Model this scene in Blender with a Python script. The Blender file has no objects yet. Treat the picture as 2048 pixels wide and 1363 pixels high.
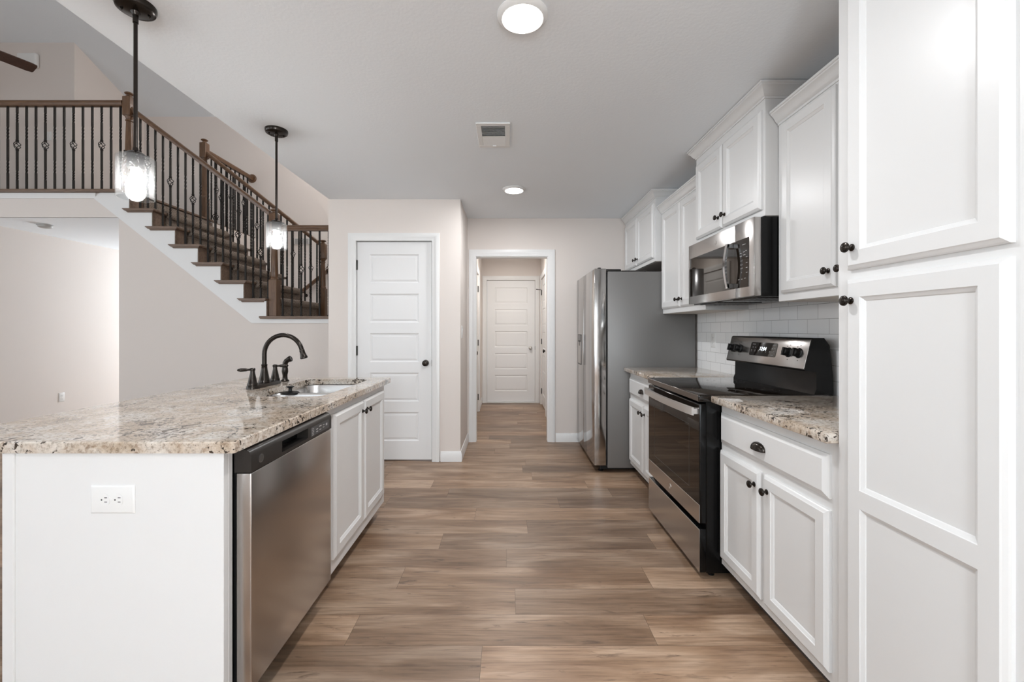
import bpy, bmesh, math, random
from mathutils import Vector, Matrix

R = math.radians
PI = math.pi
random.seed(7)
scene = bpy.context.scene
COL = scene.collection

# ------------------------------------------------------------------ camera
FPX = 860.0                      # focal length in pixels of the 2048 px wide frame
CAMH = 1.23
cam_data = bpy.data.cameras.new('camera')
cam_data.sensor_width = 36.0
cam_data.sensor_fit = 'HORIZONTAL'
cam_data.lens = FPX / 2048 * 36.0
cam_data.shift_x = 8.0 / 2048
cam_data.shift_y = -23.5 / 2048
cam_data.clip_start = 0.02
cam = bpy.data.objects.new('camera', cam_data)
cam.location = (0, 0, CAMH)
cam.rotation_euler = (R(90), 0, 0)
COL.objects.link(cam)
scene.camera = cam

# ------------------------------------------------------------------ world, exposure, daylight
world = bpy.data.worlds.new('world')
scene.world = world
world.use_nodes = True
bg = world.node_tree.nodes['Background']
bg.inputs['Color'].default_value = (0.85, 0.92, 1.0, 1)
bg.inputs['Strength'].default_value = 0.6

vs = scene.view_settings
vs.view_transform = 'Standard'
vs.look = 'None'
vs.gamma = 1.0
vs.exposure = 0.44
vs.use_curve_mapping = False
scene.display_settings.display_device = 'sRGB'

cy = scene.cycles
cy.use_denoising = True
cy.max_bounces = 10
cy.diffuse_bounces = 6
cy.glossy_bounces = 5
cy.transmission_bounces = 6
cy.transparent_max_bounces = 12
cy.sample_clamp_indirect = 6.0
cy.caustics_reflective = False
cy.caustics_refractive = False


def area_light(name, loc, rot, sx, sy, watt, color=(1, 1, 1), spread=180):
    d = bpy.data.lights.new(name, 'AREA')
    d.shape = 'RECTANGLE'
    d.size, d.size_y = sx, sy
    d.energy = watt
    d.color = color
    d.spread = R(spread)
    o = bpy.data.objects.new(name, d)
    o.location = loc
    o.rotation_euler = rot
    COL.objects.link(o)
    return o


DAY = (0.83, 0.925, 1.0)
# daylight area lights added at the unseen dining and great room windows
area_light('added_daylight_dining', (-0.25, -3.36, 1.35), (R(90), 0, 0), 2.5, 2.0, 18, DAY)
area_light('added_daylight_great_room_a', (-7.36, 1.6, 1.75), (R(90), 0, R(-90)), 2.2, 2.1, 45, DAY)
area_light('added_daylight_great_room_b', (-7.36, -1.5, 1.75), (R(90), 0, R(-90)), 2.2, 2.1, 45, DAY)
area_light('added_daylight_great_room_rear', (-4.6, -3.36, 1.75), (R(90), 0, 0), 3.0, 2.1, 30, DAY)
area_light('daylight_foyer_window', (-4.95, 9.36, 1.4), (R(-90), 0, 0), 1.4, 2.0, 128, DAY)


# ------------------------------------------------------------------ materials
def new_mat(name):
    m = bpy.data.materials.new(name)
    m.use_nodes = True
    nt = m.node_tree
    return m, nt, nt.nodes['Principled BSDF']


def sock(b, *names):
    for n in names:
        if n in b.inputs:
            return b.inputs[n]


def mat(name, col, rough=0.5, metal=0.0, bump=None, spec=None, coat=0.0):
    """bump: (scale, strength, distance)"""
    m, nt, b = new_mat(name)
    b.inputs['Base Color'].default_value = (*col, 1)
    b.inputs['Roughness'].default_value = rough
    b.inputs['Metallic'].default_value = metal
    if spec is not None:
        sock(b, 'Specular IOR Level', 'Specular').default_value = spec
    if coat:
        sock(b, 'Coat Weight').default_value = coat
        sock(b, 'Coat Roughness').default_value = 0.05
    if bump:
        g = nt.nodes.new('ShaderNodeNewGeometry')
        n = nt.nodes.new('ShaderNodeTexNoise')
        n.inputs['Scale'].default_value = bump[0]
        n.inputs['Detail'].default_value = 3
        nt.links.new(g.outputs['Position'], n.inputs['Vector'])
        bm_ = nt.nodes.new('ShaderNodeBump')
        bm_.inputs['Strength'].default_value = bump[1]
        bm_.inputs['Distance'].default_value = bump[2]
        nt.links.new(n.outputs['Fac'], bm_.inputs['Height'])
        nt.links.new(bm_.outputs['Normal'], b.inputs['Normal'])
    return m


def emis(name, col, strength):
    m, nt, b = new_mat(name)
    b.inputs['Base Color'].default_value = (*col, 1)
    sock(b, 'Emission Color', 'Emission').default_value = (*col, 1)
    b.inputs['Emission Strength'].default_value = strength
    return m


def N(nt, t, **kw):
    n = nt.nodes.new(t)
    for k, v in kw.items():
        if hasattr(n, k):
            setattr(n, k, v)
        else:
            n.inputs[k].default_value = v
    return n


def ramp(nt, fac, stops, interp='LINEAR'):
    r = nt.nodes.new('ShaderNodeValToRGB')
    r.color_ramp.interpolation = interp
    els = r.color_ramp.elements
    while len(els) < len(stops):
        els.new(0.5)
    for e, (p, c) in zip(els, stops):
        e.position = p
        e.color = (*c, 1) if len(c) == 3 else c
    nt.links.new(fac, r.inputs['Fac'])
    return r.outputs['Color']


def mapped(nt, scale, loc=(0, 0, 0), src=None):
    if src is None:
        src = nt.nodes.new('ShaderNodeNewGeometry').outputs['Position']
    mp = nt.nodes.new('ShaderNodeMapping')
    mp.inputs['Scale'].default_value = scale
    mp.inputs['Location'].default_value = loc
    nt.links.new(src, mp.inputs['Vector'])
    return mp.outputs['Vector']


def mix(nt, fac, a, b, blend='MIX'):
    n = nt.nodes.new('ShaderNodeMix')
    n.data_type = 'RGBA'
    n.blend_type = blend
    for idx, v in ((0, fac), (6, a), (7, b)):
        if hasattr(v, 'is_linked'):
            nt.links.new(v, n.inputs[idx])
        elif idx == 0:
            n.inputs[idx].default_value = v
        else:
            n.inputs[idx].default_value = (*v, 1)
    return n.outputs[2]


M = {}
M['wall'] = mat('warm_beige_wall_paint', (0.735, 0.678, 0.638), 0.75, bump=(180, 0.05, 0.002))
M['ceil'] = mat('white_ceiling_paint', (0.845, 0.89, 0.93), 0.9, bump=(70, 0.22, 0.004))
M['trim'] = mat('white_trim_paint', (0.79, 0.79, 0.785), 0.38)
M['cab'] = mat('white_cabinet_paint', (0.725, 0.725, 0.72), 0.30)
M['door'] = mat('white_door_paint', (0.78, 0.78, 0.78), 0.4)
M['plate'] = mat('white_plastic', (0.76, 0.76, 0.75), 0.35)
M['dark'] = mat('dark_slot', (0.02, 0.02, 0.02), 0.6)
M['bronze'] = mat('oil_rubbed_bronze', (0.030, 0.024, 0.020), 0.22, metal=0.75)
M['hinge'] = mat('black_bronze_hinge', (0.02, 0.018, 0.016), 0.45, metal=0.4)
M['nickel'] = mat('satin_nickel', (0.55, 0.53, 0.50), 0.30, metal=1.0)
M['chrome'] = mat('polished_steel', (0.75, 0.74, 0.73), 0.12, metal=1.0)
M['black'] = mat('gloss_black_enamel', (0.004, 0.004, 0.004), 0.2, spec=0.25)
M['blackmatte'] = mat('matte_black_plastic', (0.007, 0.007, 0.007), 0.45, spec=0.3)
M['glassblack'] = mat('black_oven_glass', (0.010, 0.007, 0.005), 0.03, spec=0.38)
M['slate'] = mat('dark_slate_plastic', (0.022, 0.019, 0.017), 0.30, spec=0.35)
M['fridgeside'] = mat('grey_textured_steel_side', (0.20, 0.195, 0.19), 0.42, metal=0.35, bump=(400, 0.05, 0.001))
M['ink'] = mat('white_printed_legend', (0.42, 0.42, 0.42), 0.5)
M['inkgrey'] = mat('grey_printed_legend', (0.25, 0.25, 0.25), 0.5)
M['iron'] = mat('black_wrought_iron', (0.012, 0.009, 0.007), 0.5, metal=0.1, spec=0.3)
M['toekick'] = mat('painted_shade_toe_kick', (0.075, 0.062, 0.053), 0.7)  # dark tone paints in the shade under the cabinets
M['led'] = emis('clock_digits', (0.9, 0.95, 1.0), 2.2)
M['bulb'] = emis('lit_frosted_bulb', (1.0, 0.99, 0.985), 110)
M['lens'] = emis('lit_ceiling_lens', (1.0, 0.97, 0.93), 14)
M['underside'] = mat('raw_cabinet_underside', (0.60, 0.57, 0.53), 0.6)


def steel(name, col, rough, scale):
    m, nt, b = new_mat(name)
    b.inputs['Base Color'].default_value = (*col, 1)
    b.inputs['Metallic'].default_value = 1.0
    v = mapped(nt, scale)
    n = N(nt, 'ShaderNodeTexNoise', Scale=1.0, Detail=3.0)
    nt.links.new(v, n.inputs['Vector'])
    rr = nt.nodes.new('ShaderNodeMapRange')
    rr.inputs['To Min'].default_value = rough - 0.015
    rr.inputs['To Max'].default_value = rough + 0.025
    nt.links.new(n.outputs['Fac'], rr.inputs['Value'])
    nt.links.new(rr.outputs['Result'], b.inputs['Roughness'])
    bm_ = N(nt, 'ShaderNodeBump', Strength=0.012, Distance=0.0005)
    nt.links.new(n.outputs['Fac'], bm_.inputs['Height'])
    nt.links.new(bm_.outputs['Normal'], b.inputs['Normal'])
    return m


M['steel_h'] = steel('brushed_stainless_along', (0.54, 0.515, 0.495), 0.22, (1600, 2, 1600))
M['steel_v'] = steel('brushed_stainless_upright', (0.56, 0.55, 0.54), 0.20, (1600, 1600, 2))
M['steel_f'] = steel('fridge_door_stainless', (0.47, 0.46, 0.45), 0.13, (1600, 1600, 2))
M['steel_sink'] = steel('brushed_sink_steel', (0.62, 0.61, 0.60), 0.25, (6, 300, 300))


def granite():
    m, nt, b = new_mat('speckled_cream_granite')
    pos = nt.nodes.new('ShaderNodeNewGeometry').outputs['Position']
    n1 = N(nt, 'ShaderNodeTexNoise', Scale=6.0, Detail=6.0, Roughness=0.65, Distortion=0.8)
    nt.links.new(pos, n1.inputs['Vector'])
    base = ramp(nt, n1.outputs['Fac'], [(0.30, (0.43, 0.34, 0.25)), (0.46, (0.56, 0.48, 0.40)), (0.58, (0.66, 0.61, 0.55)), (0.74, (0.61, 0.59, 0.57))])
    n2 = N(nt, 'ShaderNodeTexNoise', Scale=85.0, Detail=5.0, Roughness=0.7)
    nt.links.new(pos, n2.inputs['Vector'])
    grain = ramp(nt, n2.outputs['Fac'], [(0.34, (0.36, 0.32, 0.28)), (0.48, (0.86, 0.84, 0.82)), (0.66, (1.05, 1.05, 1.05))])
    c = mix(nt, 0.85, base, grain, 'MULTIPLY')
    # tan and rust veils
    n4 = N(nt, 'ShaderNodeTexNoise', Scale=34.0, Detail=4.0, Roughness=0.65, Distortion=1.0)
    nt.links.new(mapped(nt, (1.0, 1.3, 1.0), (3, 5, 1), pos), n4.inputs['Vector'])
    f4 = ramp(nt, n4.outputs['Fac'], [(0.55, (0, 0, 0)), (0.68, (0.7, 0.7, 0.7))])
    c = mix(nt, f4, c, (0.235, 0.155, 0.10))
    # dark flecks, gathered in clouds
    n3 = N(nt, 'ShaderNodeTexNoise', Scale=68.0, Detail=3.0, Roughness=0.6, Distortion=0.6)
    nt.links.new(mapped(nt, (1.0, 1.15, 1.0), (7, 1, 2), pos), n3.inputs['Vector'])
    n5 = N(nt, 'ShaderNodeTexNoise', Scale=7.0, Detail=3.0)
    nt.links.new(mapped(nt, (1, 1, 1), (11, 4, 2), pos), n5.inputs['Vector'])
    ad = N(nt, 'ShaderNodeMath', operation='MULTIPLY_ADD')
    nt.links.new(n5.outputs['Fac'], ad.inputs[0])
    ad.inputs[1].default_value = 0.50
    nt.links.new(n3.outputs['Fac'], ad.inputs[2])
    f3 = ramp(nt, ad.outputs[0], [(0.835, (0, 0, 0)), (0.885, (1, 1, 1))])
    c = mix(nt, f3, c, (0.042, 0.031, 0.024))
    nt.links.new(c, b.inputs['Base Color'])
    b.inputs['Roughness'].default_value = 0.06
    sock(b, 'Specular IOR Level', 'Specular').default_value = 0.6
    return m


M['granite'] = granite()


def floor_mat():
    m, nt, b = new_mat('oak_look_vinyl_planks')
    at = nt.nodes.new('ShaderNodeAttribute')
    at.attribute_name = 'plank'
    sep = nt.nodes.new('ShaderNodeSeparateColor')
    nt.links.new(at.outputs['Color'], sep.inputs['Color'])
    pos = nt.nodes.new('ShaderNodeNewGeometry').outputs['Position']
    off = nt.nodes.new('ShaderNodeVectorMath')
    off.operation = 'MULTIPLY_ADD'
    nt.links.new(at.outputs['Color'], off.inputs[0])
    off.inputs[1].default_value = (37.0, 19.0, 11.0)
    nt.links.new(pos, off.inputs[2])
    # long fine grain along X
    g1 = N(nt, 'ShaderNodeTexNoise', Scale=1.0, Detail=7.0, Roughness=0.72, Distortion=0.3)
    nt.links.new(mapped(nt, (3.6, 95, 1), src=off.outputs[0]), g1.inputs['Vector'])
    fine = ramp(nt, g1.outputs['Fac'], [(0.30, (0.50, 0.47, 0.45)), (0.5, (0.94, 0.94, 0.94)), (0.68, (1.22, 1.22, 1.22))])
    # broad cloudy bands
    g2 = N(nt, 'ShaderNodeTexNoise', Scale=1.0, Detail=3.0, Roughness=0.5, Distortion=1.0)
    nt.links.new(mapped(nt, (1.5, 8, 1), src=off.outputs[0]), g2.inputs['Vector'])
    tone = ramp(nt, g2.outputs['Fac'], [(0.30, (0.185, 0.110, 0.066)), (0.5, (0.288, 0.188, 0.122)), (0.70, (0.415, 0.298, 0.213))])
    # plank to plank tint
    tint = ramp(nt, sep.outputs['Red'], [(0.0, (0.68, 0.69, 0.71)), (0.4, (0.95, 0.94, 0.93)), (0.75, (1.08, 1.06, 1.03)), (1.0, (1.32, 1.31, 1.30))])
    c = mix(nt, 1.0, tone, tint, 'MULTIPLY')
    c = mix(nt, 0.85, c, fine, 'MULTIPLY')
    # dark knots and cathedral streaks
    g3 = N(nt, 'ShaderNodeTexNoise', Scale=1.0, Detail=4.0, Roughness=0.6, Distortion=1.6)
    nt.links.new(mapped(nt, (4.0, 26, 1), (5, 9, 0), off.outputs[0]), g3.inputs['Vector'])
    f = ramp(nt, g3.outputs['Fac'], [(0.60, (0, 0, 0)), (0.72, (0.85, 0.85, 0.85))])
    c = mix(nt, f, c, (0.105, 0.066, 0.045))
    nt.links.new(c, b.inputs['Base Color'])
    rr = nt.nodes.new('ShaderNodeMapRange')
    rr.inputs['To Min'].default_value = 0.30
    rr.inputs['To Max'].default_value = 0.44
    nt.links.new(g1.outputs['Fac'], rr.inputs['Value'])
    nt.links.new(rr.outputs['Result'], b.inputs['Roughness'])
    bm_ = N(nt, 'ShaderNodeBump', Strength=0.12, Distance=0.001)
    nt.links.new(g1.outputs['Fac'], bm_.inputs['Height'])
    nt.links.new(bm_.outputs['Normal'], b.inputs['Normal'])
    return m


M['floor'] = floor_mat()
M['floorseam'] = mat('plank_seam', (0.09, 0.065, 0.05), 0.6)


def wood(name, dark, light, rough=0.38, scale=(5, 60, 60)):
    m, nt, b = new_mat(name)
    n = N(nt, 'ShaderNodeTexNoise', Scale=1.0, Detail=4.0, Roughness=0.6, Distortion=0.8)
    nt.links.new(mapped(nt, scale), n.inputs['Vector'])
    nt.links.new(ramp(nt, n.outputs['Fac'], [(0.3, dark), (0.7, light)]), b.inputs['Base Color'])
    b.inputs['Roughness'].default_value = rough
    return m


M['oak'] = wood('stained_oak_rail', (0.085, 0.042, 0.020), (0.165, 0.088, 0.045), 0.36, (6, 50, 50))
M['oak_v'] = wood('stained_oak_post', (0.085, 0.042, 0.020), (0.165, 0.088, 0.045), 0.36, (50, 50, 5))
M['tread'] = wood('stained_oak_tread', (0.115, 0.070, 0.045), (0.21, 0.14, 0.098), 0.4, (6, 50, 50))
M['fanblade'] = wood('walnut_fan_blade', (0.045, 0.022, 0.015), (0.085, 0.042, 0.028), 0.45, (20, 20, 20))


def carpet():
    m, nt, b = new_mat('taupe_cut_pile_carpet')
    pos = nt.nodes.new('ShaderNodeNewGeometry').outputs['Position']
    n = N(nt, 'ShaderNodeTexNoise', Scale=95.0, Detail=4.0, Roughness=0.7)
    nt.links.new(pos, n.inputs['Vector'])
    nt.links.new(ramp(nt, n.outputs['Fac'], [(0.34, (0.125, 0.096, 0.075)), (0.66, (0.40, 0.33, 0.272))]), b.inputs['Base Color'])
    b.inputs['Roughness'].default_value = 1.0
    bm_ = N(nt, 'ShaderNodeBump', Strength=1.0, Distance=0.012)
    nt.links.new(n.outputs['Fac'], bm_.inputs['Height'])
    nt.links.new(bm_.outputs['Normal'], b.inputs['Normal'])
    return m


M['carpet'] = carpet()


def tile():
    m, nt, b = new_mat('white_glossy_subway_tile')
    g = nt.nodes.new('ShaderNodeNewGeometry')
    sx = nt.nodes.new('ShaderNodeSeparateXYZ')
    nt.links.new(g.outputs['Position'], sx.inputs[0])
    cx = nt.nodes.new('ShaderNodeCombineXYZ')
    nt.links.new(sx.outputs['Y'], cx.inputs['X'])
    nt.links.new(sx.outputs['Z'], cx.inputs['Y'])
    mp = nt.nodes.new('ShaderNodeMapping')
    mp.inputs['Location'].default_value = (-2.176, -0.970, 0)
    nt.links.new(cx.outputs[0], mp.inputs['Vector'])
    br = nt.nodes.new('ShaderNodeTexBrick')
    br.offset = 0.5
    br.inputs['Scale'].default_value = 1.0
    br.inputs['Brick Width'].default_value = 0.159
    br.inputs['Row Height'].default_value = 0.0785
    br.inputs['Mortar Size'].default_value = 0.0011
    br.inputs['Mortar Smooth'].default_value = 0.1
    br.inputs['Color1'].default_value = (0.84, 0.85, 0.85, 1)
    br.inputs['Color2'].default_value = (0.88, 0.88, 0.88, 1)
    br.inputs['Mortar'].default_value = (0.42, 0.415, 0.41, 1)
    nt.links.new(mp.outputs[0], br.inputs['Vector'])
    nt.links.new(br.outputs['Color'], b.inputs['Base Color'])
    b.inputs['Roughness'].default_value = 0.14
    bm_ = N(nt, 'ShaderNodeBump', Strength=0.6, Distance=0.002)
    bm_.invert = True
    nt.links.new(br.outputs['Fac'], bm_.inputs['Height'])
    nt.links.new(bm_.outputs['Normal'], b.inputs['Normal'])
    return m


M['tile'] = tile()


def seeded_glass():
    """thin clear glass with seed bubbles"""
    m, nt, b = new_mat('seeded_clear_glass')
    out = nt.nodes['Material Output']
    tr = nt.nodes.new('ShaderNodeBsdfTransparent')
    tr.inputs['Color'].default_value = (0.96, 0.97, 0.97, 1)
    nt.nodes.remove(b)
    gl = nt.nodes.new('ShaderNodeBsdfGlossy')
    gl.inputs['Color'].default_value = (0.6, 0.61, 0.62, 1)
    gl.inputs['Roughness'].default_value = 0.05
    tl = nt.nodes.new('ShaderNodeBsdfTranslucent')
    tl.inputs['Color'].default_value = (0.9, 0.9, 0.9, 1)
    lw = N(nt, 'ShaderNodeLayerWeight', Blend=0.25)
    pos = nt.nodes.new('ShaderNodeNewGeometry').outputs['Position']
    v = N(nt, 'ShaderNodeTexVoronoi', Scale=150.0)
    nt.links.new(pos, v.inputs['Vector'])
    seeds = ramp(nt, v.outputs['Distance'], [(0.08, (0.20, 0.20, 0.20)), (0.20, (0.010, 0.010, 0.010))])
    m1 = nt.nodes.new('ShaderNodeMixShader')
    ml = N(nt, 'ShaderNodeMath', operation='MULTIPLY_ADD', use_clamp=True)
    nt.links.new(lw.outputs['Facing'], ml.inputs[0])
    ml.inputs[1].default_value = 0.40
    ml.inputs[2].default_value = 0.01
    nt.links.new(ml.outputs[0], m1.inputs[0])
    nt.links.new(tr.outputs[0], m1.inputs[1])
    nt.links.new(gl.outputs[0], m1.inputs[2])
    m2 = nt.nodes.new('ShaderNodeMixShader')
    nt.links.new(seeds, m2.inputs[0])
    nt.links.new(m1.outputs[0], m2.inputs[1])
    nt.links.new(tl.outputs[0], m2.inputs[2])
    nt.links.new(m2.outputs[0], out.inputs['Surface'])
    return m


M['seeded'] = seeded_glass()


def window_glass():
    m, nt, b = new_mat('window_glass')
    out = nt.nodes['Material Output']
    tr = nt.nodes.new('ShaderNodeBsdfTransparent')
    gl = nt.nodes.new('ShaderNodeBsdfGlossy')
    gl.inputs['Roughness'].default_value = 0.02
    fr = nt.nodes.new('ShaderNodeFresnel')
    mx = nt.nodes.new('ShaderNodeMixShader')
    nt.links.new(fr.outputs[0], mx.inputs[0])
    nt.links.new(tr.outputs[0], mx.inputs[1])
    nt.links.new(gl.outputs[0], mx.inputs[2])
    nt.links.new(mx.outputs[0], out.inputs['Surface'])
    return m


M['pane'] = window_glass()


# ------------------------------------------------------------------ mesh helpers
class MB:
    """collects shapes in world coordinates and links them as one mesh object"""

    def __init__(self):
        self.bm = bmesh.new()

    def v(self, p):
        return self.bm.verts.new(p)

    def face(self, pts):
        return self.bm.faces.new([self.v(p) for p in pts])

    def box(self, x0, x1, y0, y1, z0, z1, bev=0.0, seg=2):
        if x1 < x0: x0, x1 = x1, x0
        if y1 < y0: y0, y1 = y1, y0
        if z1 < z0: z0, z1 = z1, z0
        r = bmesh.ops.create_cube(self.bm, size=1.0)
        vv = r['verts']
        for q in vv:
            q.co = Vector((x0 + (q.co.x + .5) * (x1 - x0), y0 + (q.co.y + .5) * (y1 - y0), z0 + (q.co.z + .5) * (z1 - z0)))
        if bev > 0:
            es = list({e for q in vv for e in q.link_edges})
            bmesh.ops.bevel(self.bm, geom=es, offset=bev, segments=seg, affect='EDGES', profile=0.5)
        return self

    def obox(self, c, ax, ay, az, hx, hy, hz):
        """oriented box: centre, unit axes, half sizes"""
        c = Vector(c); ax = Vector(ax); ay = Vector(ay); az = Vector(az)
        vs_ = [self.v(c + ax * hx * i + ay * hy * j + az * hz * k) for i in (-1, 1) for j in (-1, 1) for k in (-1, 1)]
        for f in ((0, 1, 3, 2), (4, 6, 7, 5), (0, 4, 5, 1), (2, 3, 7, 6), (0, 2, 6, 4), (1, 5, 7, 3)):
            self.bm.faces.new([vs_[i] for i in f])
        return self

    def loops(self, loops, close_first=True, close_last=True, cyclic=True):
        """skin successive loops (lists of points, same length)"""
        rings = [[self.v(p) for p in l] for l in loops]
        n = len(rings[0])
        for a, b in zip(rings, rings[1:]):
            for i in range(n if cyclic else n - 1):
                j = (i + 1) % n
                try:
                    self.bm.faces.new((a[i], a[j], b[j], b[i]))
                except ValueError:
                    pass
        if close_first and n > 2:
            self.bm.faces.new(list(reversed(rings[0])))
        if close_last and n > 2:
            self.bm.faces.new(rings[-1])
        return self

    def prism(self, pts2, mp, n0, n1):
        """polygon in (u,v) extruded from n0 to n1 through mp(u,v,n)"""
        return self.loops([[mp(u, v, n0) for u, v in pts2], [mp(u, v, n1) for u, v in pts2]])

    def tube(self, pts, r, seg=12, caps=True):
        pts = [Vector(p) for p in pts]
        rs = r if isinstance(r, (list, tuple)) else [r] * len(pts)
        t = (pts[1] - pts[0]).normalized()
        ref = Vector((0, 0, 1)) if abs(t.z) < 0.9 else Vector((1, 0, 0))
        nrm = (ref - t * ref.dot(t)).normalized()
        rings = []
        for i, p in enumerate(pts):
            if i == 0: t = pts[1] - pts[0]
            elif i == len(pts) - 1: t = pts[-1] - pts[-2]
            else: t = (pts[i + 1] - pts[i]).normalized() + (pts[i] - pts[i - 1]).normalized()
            t = t.normalized()
            nrm = (nrm - t * nrm.dot(t)).normalized()
            bn = t.cross(nrm)
            rings.append([p + (nrm * math.cos(a) + bn * math.sin(a)) * rs[i] for a in [2 * PI * k / seg for k in range(seg)]])
        return self.loops(rings, caps, caps)

    def lathe(self, prof, c, axis=(0, 0, 1), seg=24, caps=True):
        """prof: [(radius, height along axis)]"""
        az = Vector(axis).normalized()
        ref = Vector((1, 0, 0)) if abs(az.x) < 0.9 else Vector((0, 1, 0))
        ax = (ref - az * ref.dot(az)).normalized()
        ay = az.cross(ax)
        c = Vector(c)
        rings = []
        for r, h in prof:
            r = max(r, 1e-4)
            rings.append([c + az * h + (ax * math.cos(a) + ay * math.sin(a)) * r for a in [2 * PI * k / seg for k in range(seg)]])
        return self.loops(rings, caps, caps)

    def sweep(self, paths):
        """paths: one polyline per profile point; skinned to a strip"""
        return self.loops(paths, False, False, cyclic=False)

    def rect_loops(self, mp, u0, u1, v0, v1, prof, first=False, last=True):
        """prof: [(inset, n)] rectangles"""
        L = []
        for i, n in prof:
            L.append([mp(u0 + i, v0 + i, n), mp(u1 - i, v0 + i, n), mp(u1 - i, v1 - i, n), mp(u0 + i, v1 - i, n)])
        return self.loops(L, first, last)

    def build(self, name, material, parent=None, origin=None, smooth=35):
        bmesh.ops.remove_doubles(self.bm, verts=self.bm.verts, dist=1e-6)
        bmesh.ops.recalc_face_normals(self.bm, faces=self.bm.faces)
        me = bpy.data.meshes.new(name)
        root = None
        if parent is not None:
            root = parent
            while root.parent is not None:
                root = root.parent
            origin = root.location
        if origin is not None:
            off = Vector(origin)
            for q in self.bm.verts:
                q.co -= off
        self.bm.to_mesh(me)
        self.bm.free()
        if smooth:
            for p in me.polygons:
                p.use_smooth = True
            me.set_sharp_from_angle(angle=R(smooth))
        me.materials.append(material)
        o = bpy.data.objects.new(name, me)
        COL.objects.link(o)
        if parent is not None:
            o.parent = parent
        elif origin is not None:
            o.location = origin
        return o


def tag(o, label, cat, group=None):
    o['label'] = label
    o['category'] = cat
    if group:
        o['group'] = group
    return o


def thing(name, label, cat, loc, group=None):
    o = bpy.data.objects.new(name, None)
    o.empty_display_size = 0.1
    o.location = loc
    COL.objects.link(o)
    return tag(o, label, cat, group)


def struct(name, mb, material, label=None, cat=None, smooth=35, parent=None):
    o = mb.build(name, material, parent, smooth=smooth)
    if parent is None:
        o['kind'] = 'structure'
        if label:
            o['label'] = label
        if cat:
            o['category'] = cat
    return o


def struct_empty(name, label, cat, loc):
    o = bpy.data.objects.new(name, None)
    o.location = loc
    o['kind'] = 'structure'
    o['label'] = label
    o['category'] = cat
    COL.objects.link(o)
    return o


def copy_tree(o, loc=None, parent=None):
    c = o.copy()
    COL.objects.link(c)
    if parent is not None:
        c.parent = parent
    if loc is not None:
        c.location = loc
    for ch in list(o.children):
        copy_tree(ch, None, c)
    return c


def text_mb(mb, s, size, mp, u, v, n=0.0, depth=0.0004, align='CENTER', shear=0.0):
    cu = bpy.data.curves.new('t', 'FONT')
    cu.body = s
    cu.size = size
    cu.align_x = align
    cu.align_y = 'CENTER'
    cu.shear = shear
    cu.resolution_u = 3
    ob = bpy.data.objects.new('t', cu)
    me = bpy.data.meshes.new_from_object(ob)
    verts = [mb.v(mp(u + p.co.x, v + p.co.y, n + depth)) for p in me.vertices]
    for p in me.polygons:
        try:
            mb.bm.faces.new([verts[i] for i in p.vertices])
        except ValueError:
            pass
    bpy.data.objects.remove(ob)
    bpy.data.curves.remove(cu)
    bpy.data.meshes.remove(me)


# frames of reference: (u, v, n) -> world
def face_mx(X0):        # a face that looks to -X (right-hand run); u runs along Y
    return lambda u, v, n: Vector((X0 - n, u, v))


def face_px(X0):        # looks to +X (island)
    return lambda u, v, n: Vector((X0 + n, u, v))


def face_my(Y0):        # looks to -Y (towards the camera); u runs along X
    return lambda u, v, n: Vector((u, Y0 - n, v))


def face_dn(Z0):        # looks down (ceiling)
    return lambda u, v, n: Vector((u, v, Z0 - n))


def wall_y(mb, x0, x1, z0, z1, y0, y1, holes=()):
    """wall in a plane of constant Y with rectangular holes (x0,x1,z0,z1)"""
    xs = sorted({x0, x1, *[h[0] for h in holes], *[h[1] for h in holes]})
    zs = sorted({z0, z1, *[h[2] for h in holes], *[h[3] for h in holes]})
    for a, b in zip(xs, xs[1:]):
        for c, d in zip(zs, zs[1:]):
            mx, mz = (a + b) / 2, (c + d) / 2
            if any(h[0] < mx < h[1] and h[2] < mz < h[3] for h in holes):
                continue
            mb.box(a, b, y0, y1, c, d)
    return mb


def wall_x(mb, y0, y1, z0, z1, x0, x1, holes=()):
    ys = sorted({y0, y1, *[h[0] for h in holes], *[h[1] for h in holes]})
    zs = sorted({z0, z1, *[h[2] for h in holes], *[h[3] for h in holes]})
    for a, b in zip(ys, ys[1:]):
        for c, d in zip(zs, zs[1:]):
            my, mz = (a + b) / 2, (c + d) / 2
            if any(h[0] < my < h[1] and h[2] < mz < h[3] for h in holes):
                continue
            mb.box(x0, x1, a, b, c, d)
    return mb


# ------------------------------------------------------------------ key dimensions
CEIL = 2.44
XR = 1.635          # right wall surface
YP = 4.007          # pantry wall surface
YH = 4.70           # hall wall surface
XS = -0.443         # pantry side wall surface
XE = -1.665         # edge of the low kitchen ceiling
YS = 4.65           # stair wall surface
ZU = 2.72           # upper floor
ZHI = 5.16          # great room ceiling
XL = -5.95          # foyer wall
YB = 7.03           # stair back wall
XGL = -7.5          # great room left wall
YR = -3.5           # wall behind the camera

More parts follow.
